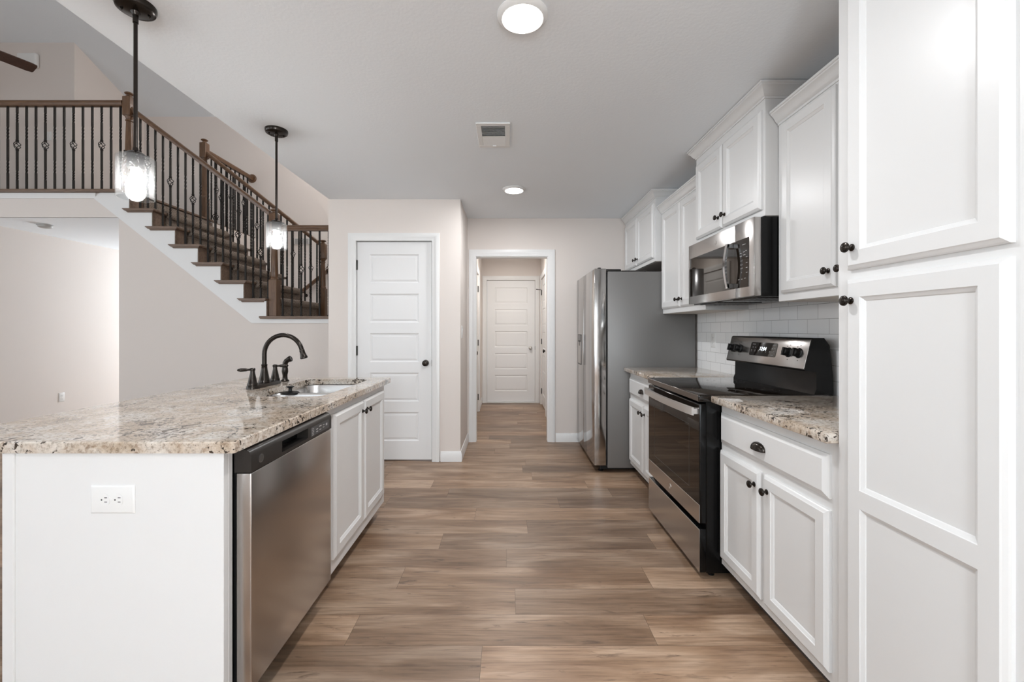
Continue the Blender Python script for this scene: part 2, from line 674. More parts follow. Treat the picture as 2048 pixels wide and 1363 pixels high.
# ------------------------------------------------------------------ floor
mb = MB()
lay = mb.bm.loops.layers.float_color.new('plank')
PW, PL = 0.184, 1.22
known = {0: 0.583, -1: -0.10, 1: 0.033, 2: 0.69, 3: -0.008, 4: -0.388, 5: 0.12, 6: -0.216, 7: 0.36, 8: -0.45, 9: 0.62, 10: 0.2}
tones = {(0, 0): 0.42, (0, 1): 0.88, (-1, 0): 0.20, (-1, 1): 0.92, (1, 0): 0.5, (1, 1): 0.28, (2, 0): 0.62, (3, 0): 0.40, (3, 1): 0.30, (4, 0): 0.72, (5, 0): 0.5}
gap = 0.0006
for row in range(-29, 44):
    ya, yb = 1.672 + row * PW, 1.672 + (row + 1) * PW
    if yb > 9.6 or ya < -3.6:
        continue
    seam = known.get(row, random.random() * PL)
    k0 = int((-7.6 - seam) // PL)
    for k in range(k0, 8):
        xa, xb = seam + k * PL, seam + (k + 1) * PL
        xa, xb = max(xa, -7.5), min(xb, 1.735)
        if xb - xa < 0.01:
            continue
        t = tones.get((row, k + 1), random.random())
        col = (t, random.random(), random.random(), 1)
        f = mb.face([(xa + gap, ya + gap, 0), (xb - gap, ya + gap, 0), (xb - gap, yb - gap, 0), (xa + gap, yb - gap, 0)])
        for lp in f.loops:
            lp[lay] = col
mb.bm.normal_update()
fo = mb.build('floor', M['floor'], smooth=0)
fo['kind'] = 'structure'
fo['label'] = 'brown oak-look plank floor running through kitchen and hall'
fo['category'] = 'floor'
struct('floor_underlay', MB().box(-7.6, 1.735, -3.6, 9.6, -0.08, -0.0012), M['floorseam'], 'dark seams between the floor planks', 'floor')

# ------------------------------------------------------------------ shell
struct('wall_right', MB().box(XR, XR + 0.1, YR, YH + 0.1, 0, CEIL), M['wall'], 'beige wall behind the right-hand cabinets', 'wall')
mb = wall_y(MB(), XS, XR, 0, CEIL, YH, YH + 0.1, [(-0.36, 0.443, -0.01, 2.032)])
struct('wall_far', mb, M['wall'], 'beige wall pierced by the hallway opening beside refrigerator', 'wall')
mb = wall_y(MB(), -1.673, XS, 0, CEIL, YP, YP + 0.1, [(-1.416, -0.708, -0.01, 2.055)])
struct('wall_pantry', mb, M['wall'], 'beige pantry wall around the five-panel closet door', 'wall')
struct('wall_pantry_side', MB().box(XS - 0.1, XS, YP + 0.1, YH, 0, CEIL), M['wall'], 'narrow beige side wall between pantry door and hallway', 'wall')
struct('wall_pantry_left', MB().box(-1.673, -1.573, YP + 0.1, YS, 0, CEIL), M['wall'], 'beige return of the pantry towards the stairs', 'wall')
# hallway beyond the opening
mb = wall_x(MB(), YH, 7.3, 0, CEIL, XS - 0.1, XS, [(5.62, 6.43, -0.01, 2.045)])
struct('wall_hall_left', mb, M['wall'], 'beige hallway wall holding the left side door', 'wall')
mb = wall_x(MB(), YH + 0.1, 7.3, 0, CEIL, 0.547, 0.647, [(6.14, 7.05, -0.01, 2.045)])
struct('wall_hall_right', mb, M['wall'], 'beige hallway wall holding the right side door', 'wall')
mb = wall_y(MB(), XS, 0.547, 0, CEIL, 7.196, 7.296, [(-0.356, 0.456, -0.01, 2.05)])
struct('wall_hall_end', mb, M['wall'], 'beige wall around the door at the end of the hallway', 'wall')
# low kitchen ceiling (its left edge drops from the tall great room)
struct('ceiling', MB().box(XE, XR + 0.1, YR, YH + 0.1, CEIL, CEIL + 0.25), M['ceil'], 'flat white textured kitchen ceiling', 'ceiling')
struct('ceiling_hall', MB().box(XS - 0.1, 0.65, YH + 0.1, 7.3, CEIL, CEIL + 0.25), M['ceil'], 'white ceiling of the back hallway', 'ceiling')
struct('wall_upper', MB().box(XE, XE + 0.1, YR, YB, CEIL + 0.25, ZHI), M['wall'], 'tall wall above the edge of the kitchen ceiling', 'wall')
# stairwell and great room
struct('wall_stair_back', MB().box(XL, XE + 0.1, YB, YB + 0.1, ZU - 0.28, ZHI), M['wall'], 'tall beige wall behind the stairs', 'wall')
struct('wall_stair_back_lower', MB().box(-4.3, XE + 0.1, YB, YB + 0.1, 0, ZU - 0.28), M['wall'], 'lower part of the wall behind the stairs', 'wall')
struct('wall_landing', MB().box(XE, XE + 0.1, YS + 0.1, YB, 0, CEIL + 0.25), M['wall'], 'beige wall at the right end of the stair landing', 'wall')
struct('wall_foyer_left', MB().box(XL - 0.1, XL, YS, 9.6, 0, ZU - 0.28), M['wall'], 'bright cream foyer wall under the balcony', 'wall')
struct('wall_great_room_far', MB().box(XGL, XL - 0.1, YS, YS + 0.1, 0, ZU - 0.28), M['wall'], 'great room wall left of the foyer opening', 'wall')
mb = wall_y(MB(), XL, -4.2, 0, 2.44, 9.4, 9.5, [(-5.65, -4.25, 0.4, 2.3)])
struct('wall_foyer_end', mb, M['wall'], 'foyer wall around its front window', 'wall')
struct('wall_foyer_right', MB().box(-4.3, -4.2, YB + 0.1, 9.4, 0, 2.44), M['wall'], 'right-hand wall of the foyer behind the stairs', 'wall')
# upper hall
struct('wall_upper_hall', MB().box(XGL, XL, 5.9, 6.0, ZU - 0.28, ZHI), M['wall'], 'upper hall wall facing the balcony railing', 'wall')
struct('wall_upper_return', MB().box(XL - 0.1, XL, 6.0, YB, ZU - 0.28, ZHI), M['wall'], 'upper hall wall turning back towards the stair wall', 'wall')
mb = MB()
pts = [(YR, ZHI), (5.9, ZHI), (YB + 0.1, 4.66), (YB + 0.1, 4.86), (5.9, ZHI + 0.2), (YR, ZHI + 0.2)]
mb.prism(pts, lambda u, v, n: Vector((n, u, v)), XGL - 0.1, XE + 0.1)
struct('ceiling_great_room', mb, M['ceil'], 'high white great room ceiling sloping down behind the balcony', 'ceiling')
mb = wall_x(MB(), YR, 6.0, 0, ZHI, XGL - 0.1, XGL, [(0.5, 2.7, 0.7, 2.8), (-2.6, -0.4, 0.7, 2.8)])
struct('wall_left', mb, M['wall'], 'great room outer wall with two added windows', 'wall')
mb = wall_y(MB(), XGL - 0.1, XR + 0.1, 0, ZHI, YR - 0.1, YR, [(-1.5, 1.0, 0.35, 2.35), (-6.1, -3.1, 0.7, 2.8)])
struct('wall_rear', mb, M['wall'], 'wall with added windows behind the viewpoint', 'wall')
# upper floor slab with a carpet on it and the pale band below the balcony
struct('floor_upper', MB().box(XGL, -4.086, YS + 0.005, YB, 2.44, 2.70), M['ceil'], 'underside and edge of the upper hall floor', 'floor')
struct('floor_upper_foyer', MB().box(XL, -4.2, YB, 9.5, 2.44, 2.70), M['ceil'], 'white foyer ceiling beyond the balcony', 'ceiling')
struct('floor_upper_carpet', MB().box(XGL, -4.12, YS + 0.12, YB, 2.70, ZU), M['carpet'], 'taupe carpet of the upper hall behind the balcony', 'floor')
struct('wall_stairwell_left', MB().box(-4.0855, -4.080, 5.945, YB - 0.001, 2.30, 2.70), M['wall'], 'beige edge of the upper floor beside the stairwell', 'wall')
struct('wall_balcony', MB().box(XGL, -4.208, YS, YS + 0.02, 2.44, 2.70), M['wall'], 'beige fascia below the balcony railing', 'wall')
struct('trim_1', MB().box(XGL, -4.45, YS - 0.014, YS, 2.641, 2.70), M['trim'], 'white trim band under the balcony nosing', 'trim')

# stair wall (under the flight); its top edge follows the skirt board
RUN, RISE, X1R, ZL = 0.2466, 0.193, -2.606, 1.37
saw = []
for k in range(1, 8):
    xk = X1R - RUN * (k - 1)
    saw += [(xk, ZL + RISE * (k - 1) - 0.03), (xk, ZL + RISE * k - 0.03)]
saw = saw[:-1] + [(saw[-1][0], 2.70)]
mb = MB()
poly = [(-4.207, 0), (XE + 0.1, 0), (XE + 0.1, ZL - 0.03)] + saw + [(-4.207, 2.70)]
mb.prism(poly, face_my(YS), 0, -0.1)
struct('wall_stair', mb, M['wall'], 'beige wall under the white stair stringer', 'wall', smooth=0)

# unseen windows, dining and great room ones added for light: frame, muntins, pane
def window_y(name, label, x0, x1, z0, z1, y, nx, nz):
    w = struct_empty(name, label, 'window', ((x0 + x1) / 2, y, z0))
    f = MB()
    for a, b, c, d in ((x0, x0 + .06, z0, z1), (x1 - .06, x1, z0, z1), (x0 + .06, x1 - .06, z0, z0 + .06), (x0 + .06, x1 - .06, z1 - .06, z1)):
        f.box(a, b, y - 0.05, y + 0.0, c, d)
    for i in range(1, nx):
        xx = x0 + (x1 - x0) * i / nx
        f.box(xx - .02, xx + .02, y - 0.05, y, z0 + .06, z1 - .06)
    for i in range(1, nz):
        zz = z0 + (z1 - z0) * i / nz
        f.box(x0 + .06, x1 - .06, y - 0.045, y - 0.005, zz - .012, zz + .012)
    f.build('window_frame', M['trim'], w)
    MB().box(x0 + .06, x1 - .06, y - 0.035, y - 0.03, z0 + .06, z1 - .06).build('pane', M['pane'], w)


def window_x(name, label, y0, y1, z0, z1, x):
    w = struct_empty(name, label, 'window', (x, (y0 + y1) / 2, z0))
    f = MB()
    for a, b, c, d in ((y0, y0 + .06, z0, z1), (y1 - .06, y1, z0, z1), (y0 + .06, y1 - .06, z0, z0 + .06), (y0 + .06, y1 - .06, z1 - .06, z1)):
        f.box(x - 0.05, x, a, b, c, d)
    ym = (y0 + y1) / 2
    f.box(x - 0.05, x, ym - .02, ym + .02, z0 + .06, z1 - .06)
    f.build('window_frame', M['trim'], w)
    MB().box(x - 0.035, x - 0.03, y0 + .06, y1 - .06, z0 + .06, z1 - .06).build('pane', M['pane'], w)


window_y('added_window_1', 'added wide dining window behind the viewpoint', -1.5, 1.0, 0.35, 2.35, YR - 0.03, 2, 1)
window_y('added_window_2', 'added wide great room window in the rear wall', -6.1, -3.1, 0.7, 2.8, YR - 0.03, 3, 1)
window_x('added_window_3', 'added great room window nearer the balcony', 0.5, 2.7, 0.7, 2.8, XGL - 0.03)
window_x('added_window_4', 'added great room window nearer the rear wall', -2.6, -0.4, 0.7, 2.8, XGL - 0.03)
window_y('window_5', 'front window at the far end of the foyer', -5.65, -4.25, 0.4, 2.3, 9.46, 2, 1)


# ------------------------------------------------------------------ baseboards, casings
BASE = [(0.0, 0.0), (0.014, 0.0), (0.014, 0.070), (0.009, 0.082), (0.006, 0.095), (0.0, 0.095)]   # (out, z)


def base_y(mb, x0, x1, y):
    mb.sweep([[(x0, y - o, z), (x1, y - o, z)] for o, z in BASE])


def base_px(mb, x, y0, y1, s=1):
    mb.sweep([[(x + s * o, y0, z), (x + s * o, y1, z)] for o, z in BASE])


mb = MB()
mb.sweep([[(-0.628, YP - o, z), (XS + o, YP - o, z), (XS + o, YH, z)] for o, z in BASE])
struct('baseboard_pantry', mb, M['trim'], 'white baseboard wrapping the pantry wall corner', 'baseboard')
mb = MB(); base_y(mb, 0.52, XR, YH)
struct('baseboard_far', mb, M['trim'], 'white baseboard between hallway casing and refrigerator', 'baseboard')
mb = MB(); base_y(mb, -1.673, -1.487, YP)
struct('baseboard_pantry_left', mb, M['trim'], 'white baseboard left of the pantry door', 'baseboard')
mb = MB(); base_y(mb, -4.207, -1.673, YS)
struct('baseboard_stair', mb, M['trim'], 'white baseboard under the stair wall', 'baseboard')
mb = MB(); base_px(mb, XL, YS, 9.4)
struct('baseboard_foyer', mb, M['trim'], 'white baseboard of the foyer wall', 'baseboard')
mb = MB(); base_px(mb, XS, YH + 0.1, 5.55); base_px(mb, XS, 6.50, 7.196)
struct('baseboard_hall_left', mb, M['trim'], 'white baseboard along the left hallway wall', 'baseboard')
mb = MB(); base_px(mb, 0.547, YH + 0.1, 6.07, -1)
struct('baseboard_hall_right', mb, M['trim'], 'white baseboard along the right hallway wall', 'baseboard')

CAS = [(0.0, 0.0), (0.0, 0.010), (0.006, 0.013), (0.030, 0.014), (0.036, 0.018), (0.052, 0.020), (0.060, 0.018), (0.070, 0.016), (0.072, 0.0)]


def casing(mb, mp, u0, u1, v1, w=1.0, prof=CAS):
    mb.sweep([[mp(u0 - o * w, 0, n), mp(u0 - o * w, v1 + o * w, n), mp(u1 + o * w, v1 + o * w, n), mp(u1 + o * w, 0, n)] for o, n in prof])


def jamb_y(mb, x0, x1, z1, y0, y1, t=0.012):
    mb.box(x0, x0 + t, y0, y1, 0, z1)
    mb.box(x1 - t, x1, y0, y1, 0, z1)
    mb.box(x0 + t, x1 - t, y0, y1, z1 - t, z1)


mb = MB(); casing(mb, face_my(YP), -1.416, -0.708, 2.052); jamb_y(mb, -1.42, -0.704, 2.058, YP, YP + 0.1, 0.005)
struct('trim_2', mb, M['trim'], 'white casing around the pantry door', 'trim')
mb = MB(); casing(mb, face_my(YH), -0.352, 0.437, 2.025, 1.05); jamb_y(mb, -0.362, 0.445, 2.034, YH, YH + 0.1, 0.016)
struct('trim_3', mb, M['trim'], 'white casing around the open hallway doorway', 'trim')
mb = MB(); casing(mb, face_my(7.196), -0.356, 0.456, 2.05)
struct('trim_4', mb, M['trim'], 'white casing around the hallway end door', 'trim')
fpx = face_px(XS)
mb = MB(); casing(mb, fpx, 5.62, 6.43, 2.045)
struct('trim_5', mb, M['trim'], 'white casing around the left hallway door', 'trim')
mb = MB(); casing(mb, face_mx(0.547), 6.14, 7.05, 2.045)
struct('trim_6', mb, M['trim'], 'white casing around the right hallway door', 'trim')


# ------------------------------------------------------------------ panelled interior doors
def panel_face(mb, mp, u0, u1, v0, v1, thick, outer, panels, prof):
    """slab with stacked recessed panels. outer: [(inset,n)] from the back to the front face; panels: [(pu0,pu1,pv0,pv1)] bottom to top; prof: [(inset,n)]"""
    mb.rect_loops(mp, u0, u1, v0, v1, outer, first=True, last=False)
    i = outer[-1][0]
    a0, a1, b0, b1 = u0 + i, u1 - i, v0 + i, v1 - i
    n = outer[-1][1]
    pu0, pu1 = panels[0][0], panels[0][1]

    def q(x0, x1, y0, y1):
        mb.face([mp(x0, y0, n), mp(x1, y0, n), mp(x1, y1, n), mp(x0, y1, n)])
    edges = [b0] + [z for p in panels for z in (p[2], p[3])] + [b1]
    for z0, z1 in zip(edges, edges[1:]):
        q(a0, pu0, z0, z1)
        q(pu1, a1, z0, z1)
    for z0, z1 in zip(edges[0::2], edges[1::2]):
        q(pu0, pu1, z0, z1)
    for p in panels:
        mb.rect_loops(mp, *p, prof, first=False, last=True)


def knob_round(mb, mp, u, v, n0, r=0.027, proj=0.055):
    o = mp(u, v, n0); d = (mp(u, v, n0 + 1) - o)
    mb.lathe([(0.030, 0), (0.030, 0.004), (0.026, 0.008), (0.011, 0.010), (0.010, 0.026), (0.014, 0.030), (r * .85, 0.034), (r, 0.042), (r * .92, 0.050), (r * .6, proj - 0.001), (0.001, proj)], o, d, 24)


def interior_door(name, label, mp, u0, u1, v0, v1, knob_u, hinge_u, knobmat, loc, hinge_vs=(1.83, 1.03, 0.22), hinges=True):
    d = struct_empty(name, label, 'door', loc)
    w = u1 - u0
    st = 0.125 if w > 0.7 else 0.118
    top, gap_, bot = 0.115, 0.100, 0.175
    h = (v1 - v0 - top - bot - 4 * gap_) / 5
    panels = []
    z = v0 + bot
    for i in range(5):
        panels.append((u0 + st, u1 - st, z, z + h))
        z += h + gap_
    s = MB()
    panel_face(s, mp, u0, u1, v0, v1, 0.035, [(0, -0.035), (0, -0.002), (0.002, 0)], panels,
               [(0, 0), (0.004, -0.003), (0.010, -0.008), (0.016, -0.0085), (0.030, -0.004), (0.034, -0.0035)])
    s.build('door_slab', M['door'], d, smooth=0)
    k = MB(); knob_round(k, mp, knob_u, 0.915, 0)
    k.build('door_knob', knobmat, d)
    lp = MB()
    edge = u1 if abs(knob_u - u1) < abs(knob_u - u0) else u0
    sg = 1 if edge == u1 else -1
    c = mp(edge + sg * 0.001, 0.915, -0.008)
    a = mp(edge + sg * 0.005, 0.945, 0.002)
    b = mp(edge, 0.885, -0.010)
    lp.box(min(a.x, b.x), max(a.x, b.x), min(a.y, b.y), max(a.y, b.y), 0.885, 0.945)
    lp.build('latch_plate', M['hinge'], d)
    if hinges:
        for hv in hinge_vs:
            hm = MB()
            hm.lathe([(0.007, -0.045), (0.007, 0.045)], mp(hinge_u, hv, 0.006), (0, 0, 1), 10)
            sg2 = 1 if hinge_u < (u0 + u1) / 2 else -1
            p, q_ = mp(hinge_u - 0.008, hv, 0.0035), mp(hinge_u + 0.008, hv, 0.0005)
            hm.box(min(p.x, q_.x), max(p.x, q_.x), min(p.y, q_.y), max(p.y, q_.y), hv - 0.044, hv + 0.044)
            hm.build('hinge', M['hinge'], d)
    return d


interior_door('door_1', 'white five-panel pantry door with a dark knob beside the island', face_my(YP + 0.012), -1.410, -0.714, 0.012, 2.045, -0.769, -1.412, M['bronze'], (-1.06, YP, 0))
interior_door('door_2', 'white five-panel door with a silver knob at the hallway end', face_my(7.21), -0.350, 0.450, 0.02, 2.045, 0.375, -0.352, M['nickel'], (0.05, 7.2, 0), hinges=False)
interior_door('door_3', 'white hallway door on the left-hand wall', face_px(XS - 0.010), 5.626, 6.424, 0.012, 2.04, 5.69, 6.427, M['bronze'], (XS, 6.0, 0))
interior_door('door_4', 'white hallway door on the right-hand wall', face_mx(0.557), 6.146, 7.044, 0.012, 2.04, 6.215, 7.047, M['bronze'], (0.55, 6.6, 0))
# hinge pin door stop on the right hallway door
ds = MB()
ds.tube([(0.535, 7.03, 1.875), (0.50, 7.00, 1.875), (0.47, 6.965, 1.875)], 0.006, 8)
ds.lathe([(0.010, 0), (0.010, 0.012)], (0.47, 6.965, 1.875), (-0.6, -0.8, 0), 10)
tag(ds.build('door_stop', M['hinge'], origin=(0.53, 7.03, 1.875)), 'small dark hinge-pin stop on the right hallway door', 'door stop')
struct('door_2_threshold', MB().box(-0.356, 0.456, 7.17, 7.23, 0.0, 0.018, 0.004), M['door'], 'white threshold under the hallway end door', 'threshold')

# ------------------------------------------------------------------ knobs and pulls for cabinets
def cab_knob(mp, u, v, n0, parent):
    o = mp(u, v, n0); d = mp(u, v, n0 + 1) - o
    k = MB()
    k.lathe([(0.0105, 0), (0.0105, 0.002), (0.0085, 0.004), (0.0048, 0.006), (0.0045, 0.013), (0.007, 0.015), (0.0135, 0.0175), (0.0155, 0.0205), (0.0145, 0.0245), (0.010, 0.0275), (0.001, 0.0285)], o, d, 20)
    return k.build('knob', M['bronze'], parent)


def cup_pull(mp, u, v, n0, parent, w=0.088, h=0.032, p=0.024):
    k = MB()
    outer, nu, nv = [], 16, 7
    for j in range(nv + 1):
        b = PI / 2 * j / nv
        row = []
        for i in range(nu + 1):
            a = PI * i / nu
            uu = -math.cos(a) * w / 2
            s = math.sin(a)
            row.append(mp(u + uu, v + h * math.sin(b) * (s ** 0.65) - h * .35, n0 + p * math.cos(b) * (s ** 0.8) + 0.0008))
        outer.append(row)
    k.loops(outer, False, False, cyclic=False)
    k.sweep([[mp(u - w / 2, v - h * .35, n0), mp(u + w / 2, v - h * .35, n0)], [mp(u - w / 2, v - h * .35 + 0.003, n0 + 0.001), mp(u + w / 2, v - h * .35 + 0.003, n0 + 0.001)]])
    return k.build('cup_pull', M['bronze'], parent)


DOORPROF = [(0, 0), (0, 0.009), (0.003, 0.012), (0.010, 0.0165), (0.013, 0.019)]
PANELPROF = [(0, 0.019), (0.002, 0.0165), (0.011, 0.0115), (0.013, 0.009)]


def shaker(mp, u0, u1, v0, v1, parent, rail=0.052, splits=None):
    s = MB()
    if splits is None:
        panels = [(u0 + rail, u1 - rail, v0 + rail, v1 - rail)]
    else:
        panels = [(u0 + rail, u1 - rail, a, b) for a, b in splits]
    panel_face(s, mp, u0, u1, v0, v1, 0.019, DOORPROF, panels, PANELPROF)
    return s.build('door', M['cab'], parent, smooth=0)


def drawer_front(mp, u0, u1, v0, v1, parent):
    s = MB()
    s.rect_loops(mp, u0, u1, v0, v1, [(0, 0), (0, 0.008), (0.004, 0.010), (0.018, 0.018), (0.020, 0.019)], True, True)
    return s.build('drawer', M['cab'], parent, smooth=0)


CROWN = [(0.0, -0.068), (0.005, -0.068), (0.005, -0.058), (0.012, -0.054), (0.018, -0.046), (0.024, -0.034), (0.034, -0.022), (0.040, -0.018), (0.041, -0.012), (0.046, -0.010), (0.046, 0.0), (0.0, 0.0)]


def wall_cabinet(label, y0, y1, zb, zt, xf, doors, dz, knobs, near_open=True, far_open=False, group=None, crown_scale=1.0):
    t = thing('wall_cabinet', label, 'cabinet', (xf, (y0 + y1) / 2, zb), group)
    mp = face_mx(xf)
    MB().box(xf, XR - 0.001, y0, y1, zb, zt - 0.004, 0.0015, 1).build('carcass', M['cab'], t)
    MB().box(xf + 0.02, XR - 0.002, y0 + 0.018, y1 - 0.018, zb - 0.0015, zb + 0.002).build('underside', M['underside'], t)
    c = MB()
    paths = []
    for o, dzv in CROWN:
        o *= crown_scale
        p = []
        if near_open: p += [(XR - 0.002, y0 - o, zt + dzv)]
        p += [(xf - o, y0 - (o if near_open else 0), zt + dzv), (xf - o, y1 + (o if far_open else 0), zt + dzv)]
        if far_open: p += [(XR - 0.002, y1 + o, zt + dzv)]
        paths.append(p)
    c.sweep(paths)
    c.build('crown_moulding', M['cab'], t)
    for (a, b), ku in zip(doors, knobs):
        d = shaker(mp, a, b, dz[0], dz[1], t)
        cab_knob(mp, ku[0], ku[1], 0.019, d)
    return t


# ------------------------------------------------------------------ right-hand run
wall_cabinet('short white wall cabinet mounted over the refrigerator', 3.735, 4.692, 1.821, 2.437, 1.28,
             [(3.765, 4.225), (4.240, 4.66)], (1.855, 2.330), [(4.192, 1.912), (4.273, 1.912)], group='white wall cabinets on the right-hand wall')
wall_cabinet('tall white wall cabinet between refrigerator and microwave', 2.905, 3.731, 1.362, 2.292, 1.335,
             [(2.935, 3.295), (3.310, 3.695)], (1.402, 2.212), [(3.262, 1.462), (3.343, 1.462)], near_open=False, group='white wall cabinets on the right-hand wall')
wall_cabinet('short white wall cabinet directly above the microwave', 2.125, 2.900, 1.792, 2.437, 1.27,
             [(2.142, 2.515), (2.530, 2.878)], (1.826, 2.320), [(2.485, 1.893), (2.560, 1.893)], near_open=True, far_open=True, group='white wall cabinets on the right-hand wall')
wall_cabinet('tall white wall cabinet between microwave and pantry tower', 1.345, 2.121, 1.366, 2.300, 1.335,
             [(1.385, 1.722), (1.740, 2.085)], (1.404, 2.222), [(1.695, 1.470), (1.767, 1.470)], near_open=False, group='white wall cabinets on the right-hand wall')

# pantry tower
t = thing('pantry_cabinet', 'floor-to-ceiling white pantry tower at the near right with two knobs', 'cabinet', (1.03, 1.09, 0))
MB().box(1.03, XR - 0.001, 0.845, 1.34, 0.10, 2.40, 0.0015, 1).build('carcass', M['cab'], t)
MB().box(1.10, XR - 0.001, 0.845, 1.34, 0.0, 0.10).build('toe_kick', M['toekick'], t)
c = MB()
c.sweep([[(XR - .002, 0.845 - o, 2.437 + z), (1.03 - o, 0.845 - o, 2.437 + z), (1.03 - o, 1.34 + o, 2.437 + z), (XR - .002, 1.34 + o, 2.437 + z)] for o, z in CROWN])
c.build('crown_moulding', M['cab'], t)
mp = face_mx(1.03)
d = shaker(mp, 0.872, 1.292, 1.406, 2.33, t, 0.054)
cab_knob(mp, 1.264, 1.470, 0.019, d)
d = shaker(mp, 0.872, 1.292, 0.13, 1.378, t, 0.054, splits=[(0.19, 0.713), (0.765, 1.324)])
cab_knob(mp, 1.268, 1.314, 0.019, d)

# base cabinets
def base_cabinet(label, y0, y1, drawer, doors, pull_u):
    t = thing('base_cabinet', label, 'cabinet', (1.045, (y0 + y1) / 2, 0), 'white base cabinets beside the range')
    mp = face_mx(1.045)
    MB().box(1.045, XR - 0.001, y0, y1, 0.086, 0.872, 0.0015, 1).build('carcass', M['cab'], t)
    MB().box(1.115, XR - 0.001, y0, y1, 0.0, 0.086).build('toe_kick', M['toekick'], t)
    d = drawer_front(mp, *drawer, 0.682, 0.826, t)
    cup_pull(mp, pull_u, 0.748, 0.019, d)
    for (a, b), ku in zip(doors, (doors[0][1] - 0.03, doors[1][0] + 0.03)):
        dd = shaker(mp, a, b, 0.122, 0.645, t, 0.05)
        cab_knob(mp, ku, 0.585, 0.019, dd)
    return t


base_cabinet('white base cabinet between the range and the pantry tower', 1.345, 2.103, (1.387, 2.09), [(1.387, 1.735), (1.762, 2.092)], 1.758)
base_cabinet('white base cabinet between the range and the refrigerator', 2.885, 3.672, (2.91, 3.655), [(2.91, 3.265), (3.290, 3.655)], 3.30)

# countertops on them
def slab(name, label, x0, x1, y0, y1, z0, z1, group):
    b = MB().box(x0, x1, y0, y1, z0, z1, 0.005, 2)
    return tag(b.build(name, M['granite'], origin=((x0 + x1) / 2, (y0 + y1) / 2, z0)), label, 'countertop', group)


slab('countertop', 'granite worktop between the range and the pantry tower', 0.993, XR - 0.011, 1.343, 2.107, 0.872, 0.905, 'granite worktops beside the range')
slab('countertop', 'granite worktop between the range and the refrigerator', 0.993, XR - 0.011, 2.881, 3.688, 0.872, 0.905, 'granite worktops beside the range')
struct('wall_backsplash', MB().box(XR - 0.009, XR - 0.0005, 1.343, 3.69, 0.80, 1.50), M['tile'], 'white subway tile backsplash above the right-hand worktops', 'backsplash')

# ------------------------------------------------------------------ range
RY0, RY1 = 2.113, 2.875
t = thing('range', 'stainless and black electric range between the two base cabinets', 'stove', (1.25, 2.49, 0))
MB().box(0.975, 1.60, RY0, RY1, 0.03, 0.875, 0.003, 1).build('body', M['black'], t)
for fx in (1.02, 1.55):
    for fy in (RY0 + 0.05, RY1 - 0.05):
        MB().lathe([(0.016, 0), (0.016, 0.006), (0.009, 0.008), (0.009, 0.03)], (fx, fy, 0.0), (0, 0, 1), 12).build('foot', M['blackmatte'], t)
mb = MB().box(0.935, 1.585, RY0 - 0.001, RY1 + 0.001, 0.872, 0.908, 0.006, 3)
ck = mb.build('cooktop', M['glassblack'], t)
BR = mat('faint_burner_ring', (0.035, 0.033, 0.03), 0.3)
for (bx, by, br) in ((1.10, 2.30, 0.105), (1.10, 2.69, 0.08), (1.36, 2.30, 0.08), (1.36, 2.69, 0.105)):
    rg = MB()
    for r_ in (br, br * 0.62):
        rg.loops([[(bx + math.cos(a) * q, by + math.sin(a) * q, 0.9083) for a in [2 * PI * i / 40 for i in range(40)]] for q in (r_, r_ + 0.0012)], False, False)
    rg.build('burner_ring', BR, ck)
MB().box(0.934, 0.938, RY0 + 0.004, RY1 - 0.004, 0.876, 0.904, 0.001, 1).build('front_trim', steel('dark_stainless_trim', (0.20, 0.17, 0.15), 0.28, (900, 3, 900)), t)
# oven door: black frame sides, stainless bottom band, glass
dr = MB().box(0.943, 0.974, RY0 + 0.001, RY1 - 0.001, 0.275, 0.862, 0.003, 2).build('oven_door', M['black'], t)
mp = face_mx(0.943)
MB().box(0.940, 0.944, RY0 + 0.002, RY1 - 0.002, 0.276, 0.366, 0.001, 1).build('steel_band', M['steel_h'], dr)
MB().box(0.940, 0.944, RY0 + 0.002, RY1 - 0.002, 0.367, 0.858, 0.0012, 1).build('oven_glass', M['glassblack'], dr)
wf = MB()
wm = face_mx(0.9398)
for a, b, c_, d_ in ((2.23, 2.233, 0.42, 0.74), (2.757, 2.76, 0.42, 0.74), (2.23, 2.76, 0.418, 0.421), (2.23, 2.76, 0.739, 0.742)):
    wf.loops([[wm(a, c_, 0), wm(b, c_, 0), wm(b, d_, 0), wm(a, d_, 0)], [wm(a, c_, .0002), wm(b, c_, .0002), wm(b, d_, .0002), wm(a, d_, .0002)]])
wf.build('window_outline', mat('oven_window_outline', (0.05, 0.045, 0.04), 0.4), dr)
# emblem on the band
def emblem(mp, u, v, n, r, parent, m1, m2):
    e = MB()
    o = mp(u, v, n); dvec = mp(u, v, n + 1) - o
    e.lathe([(r, 0), (r, 0.0012), (r * .86, 0.0018), (r * .80, 0.0012), (0.0005, 0.0012)], o, dvec, 28)
    eo = e.build('emblem', m1, parent)
    return eo


em = emblem(mp, 2.494, 0.320, 0.0032, 0.0145, dr, M['chrome'], M['slate'])
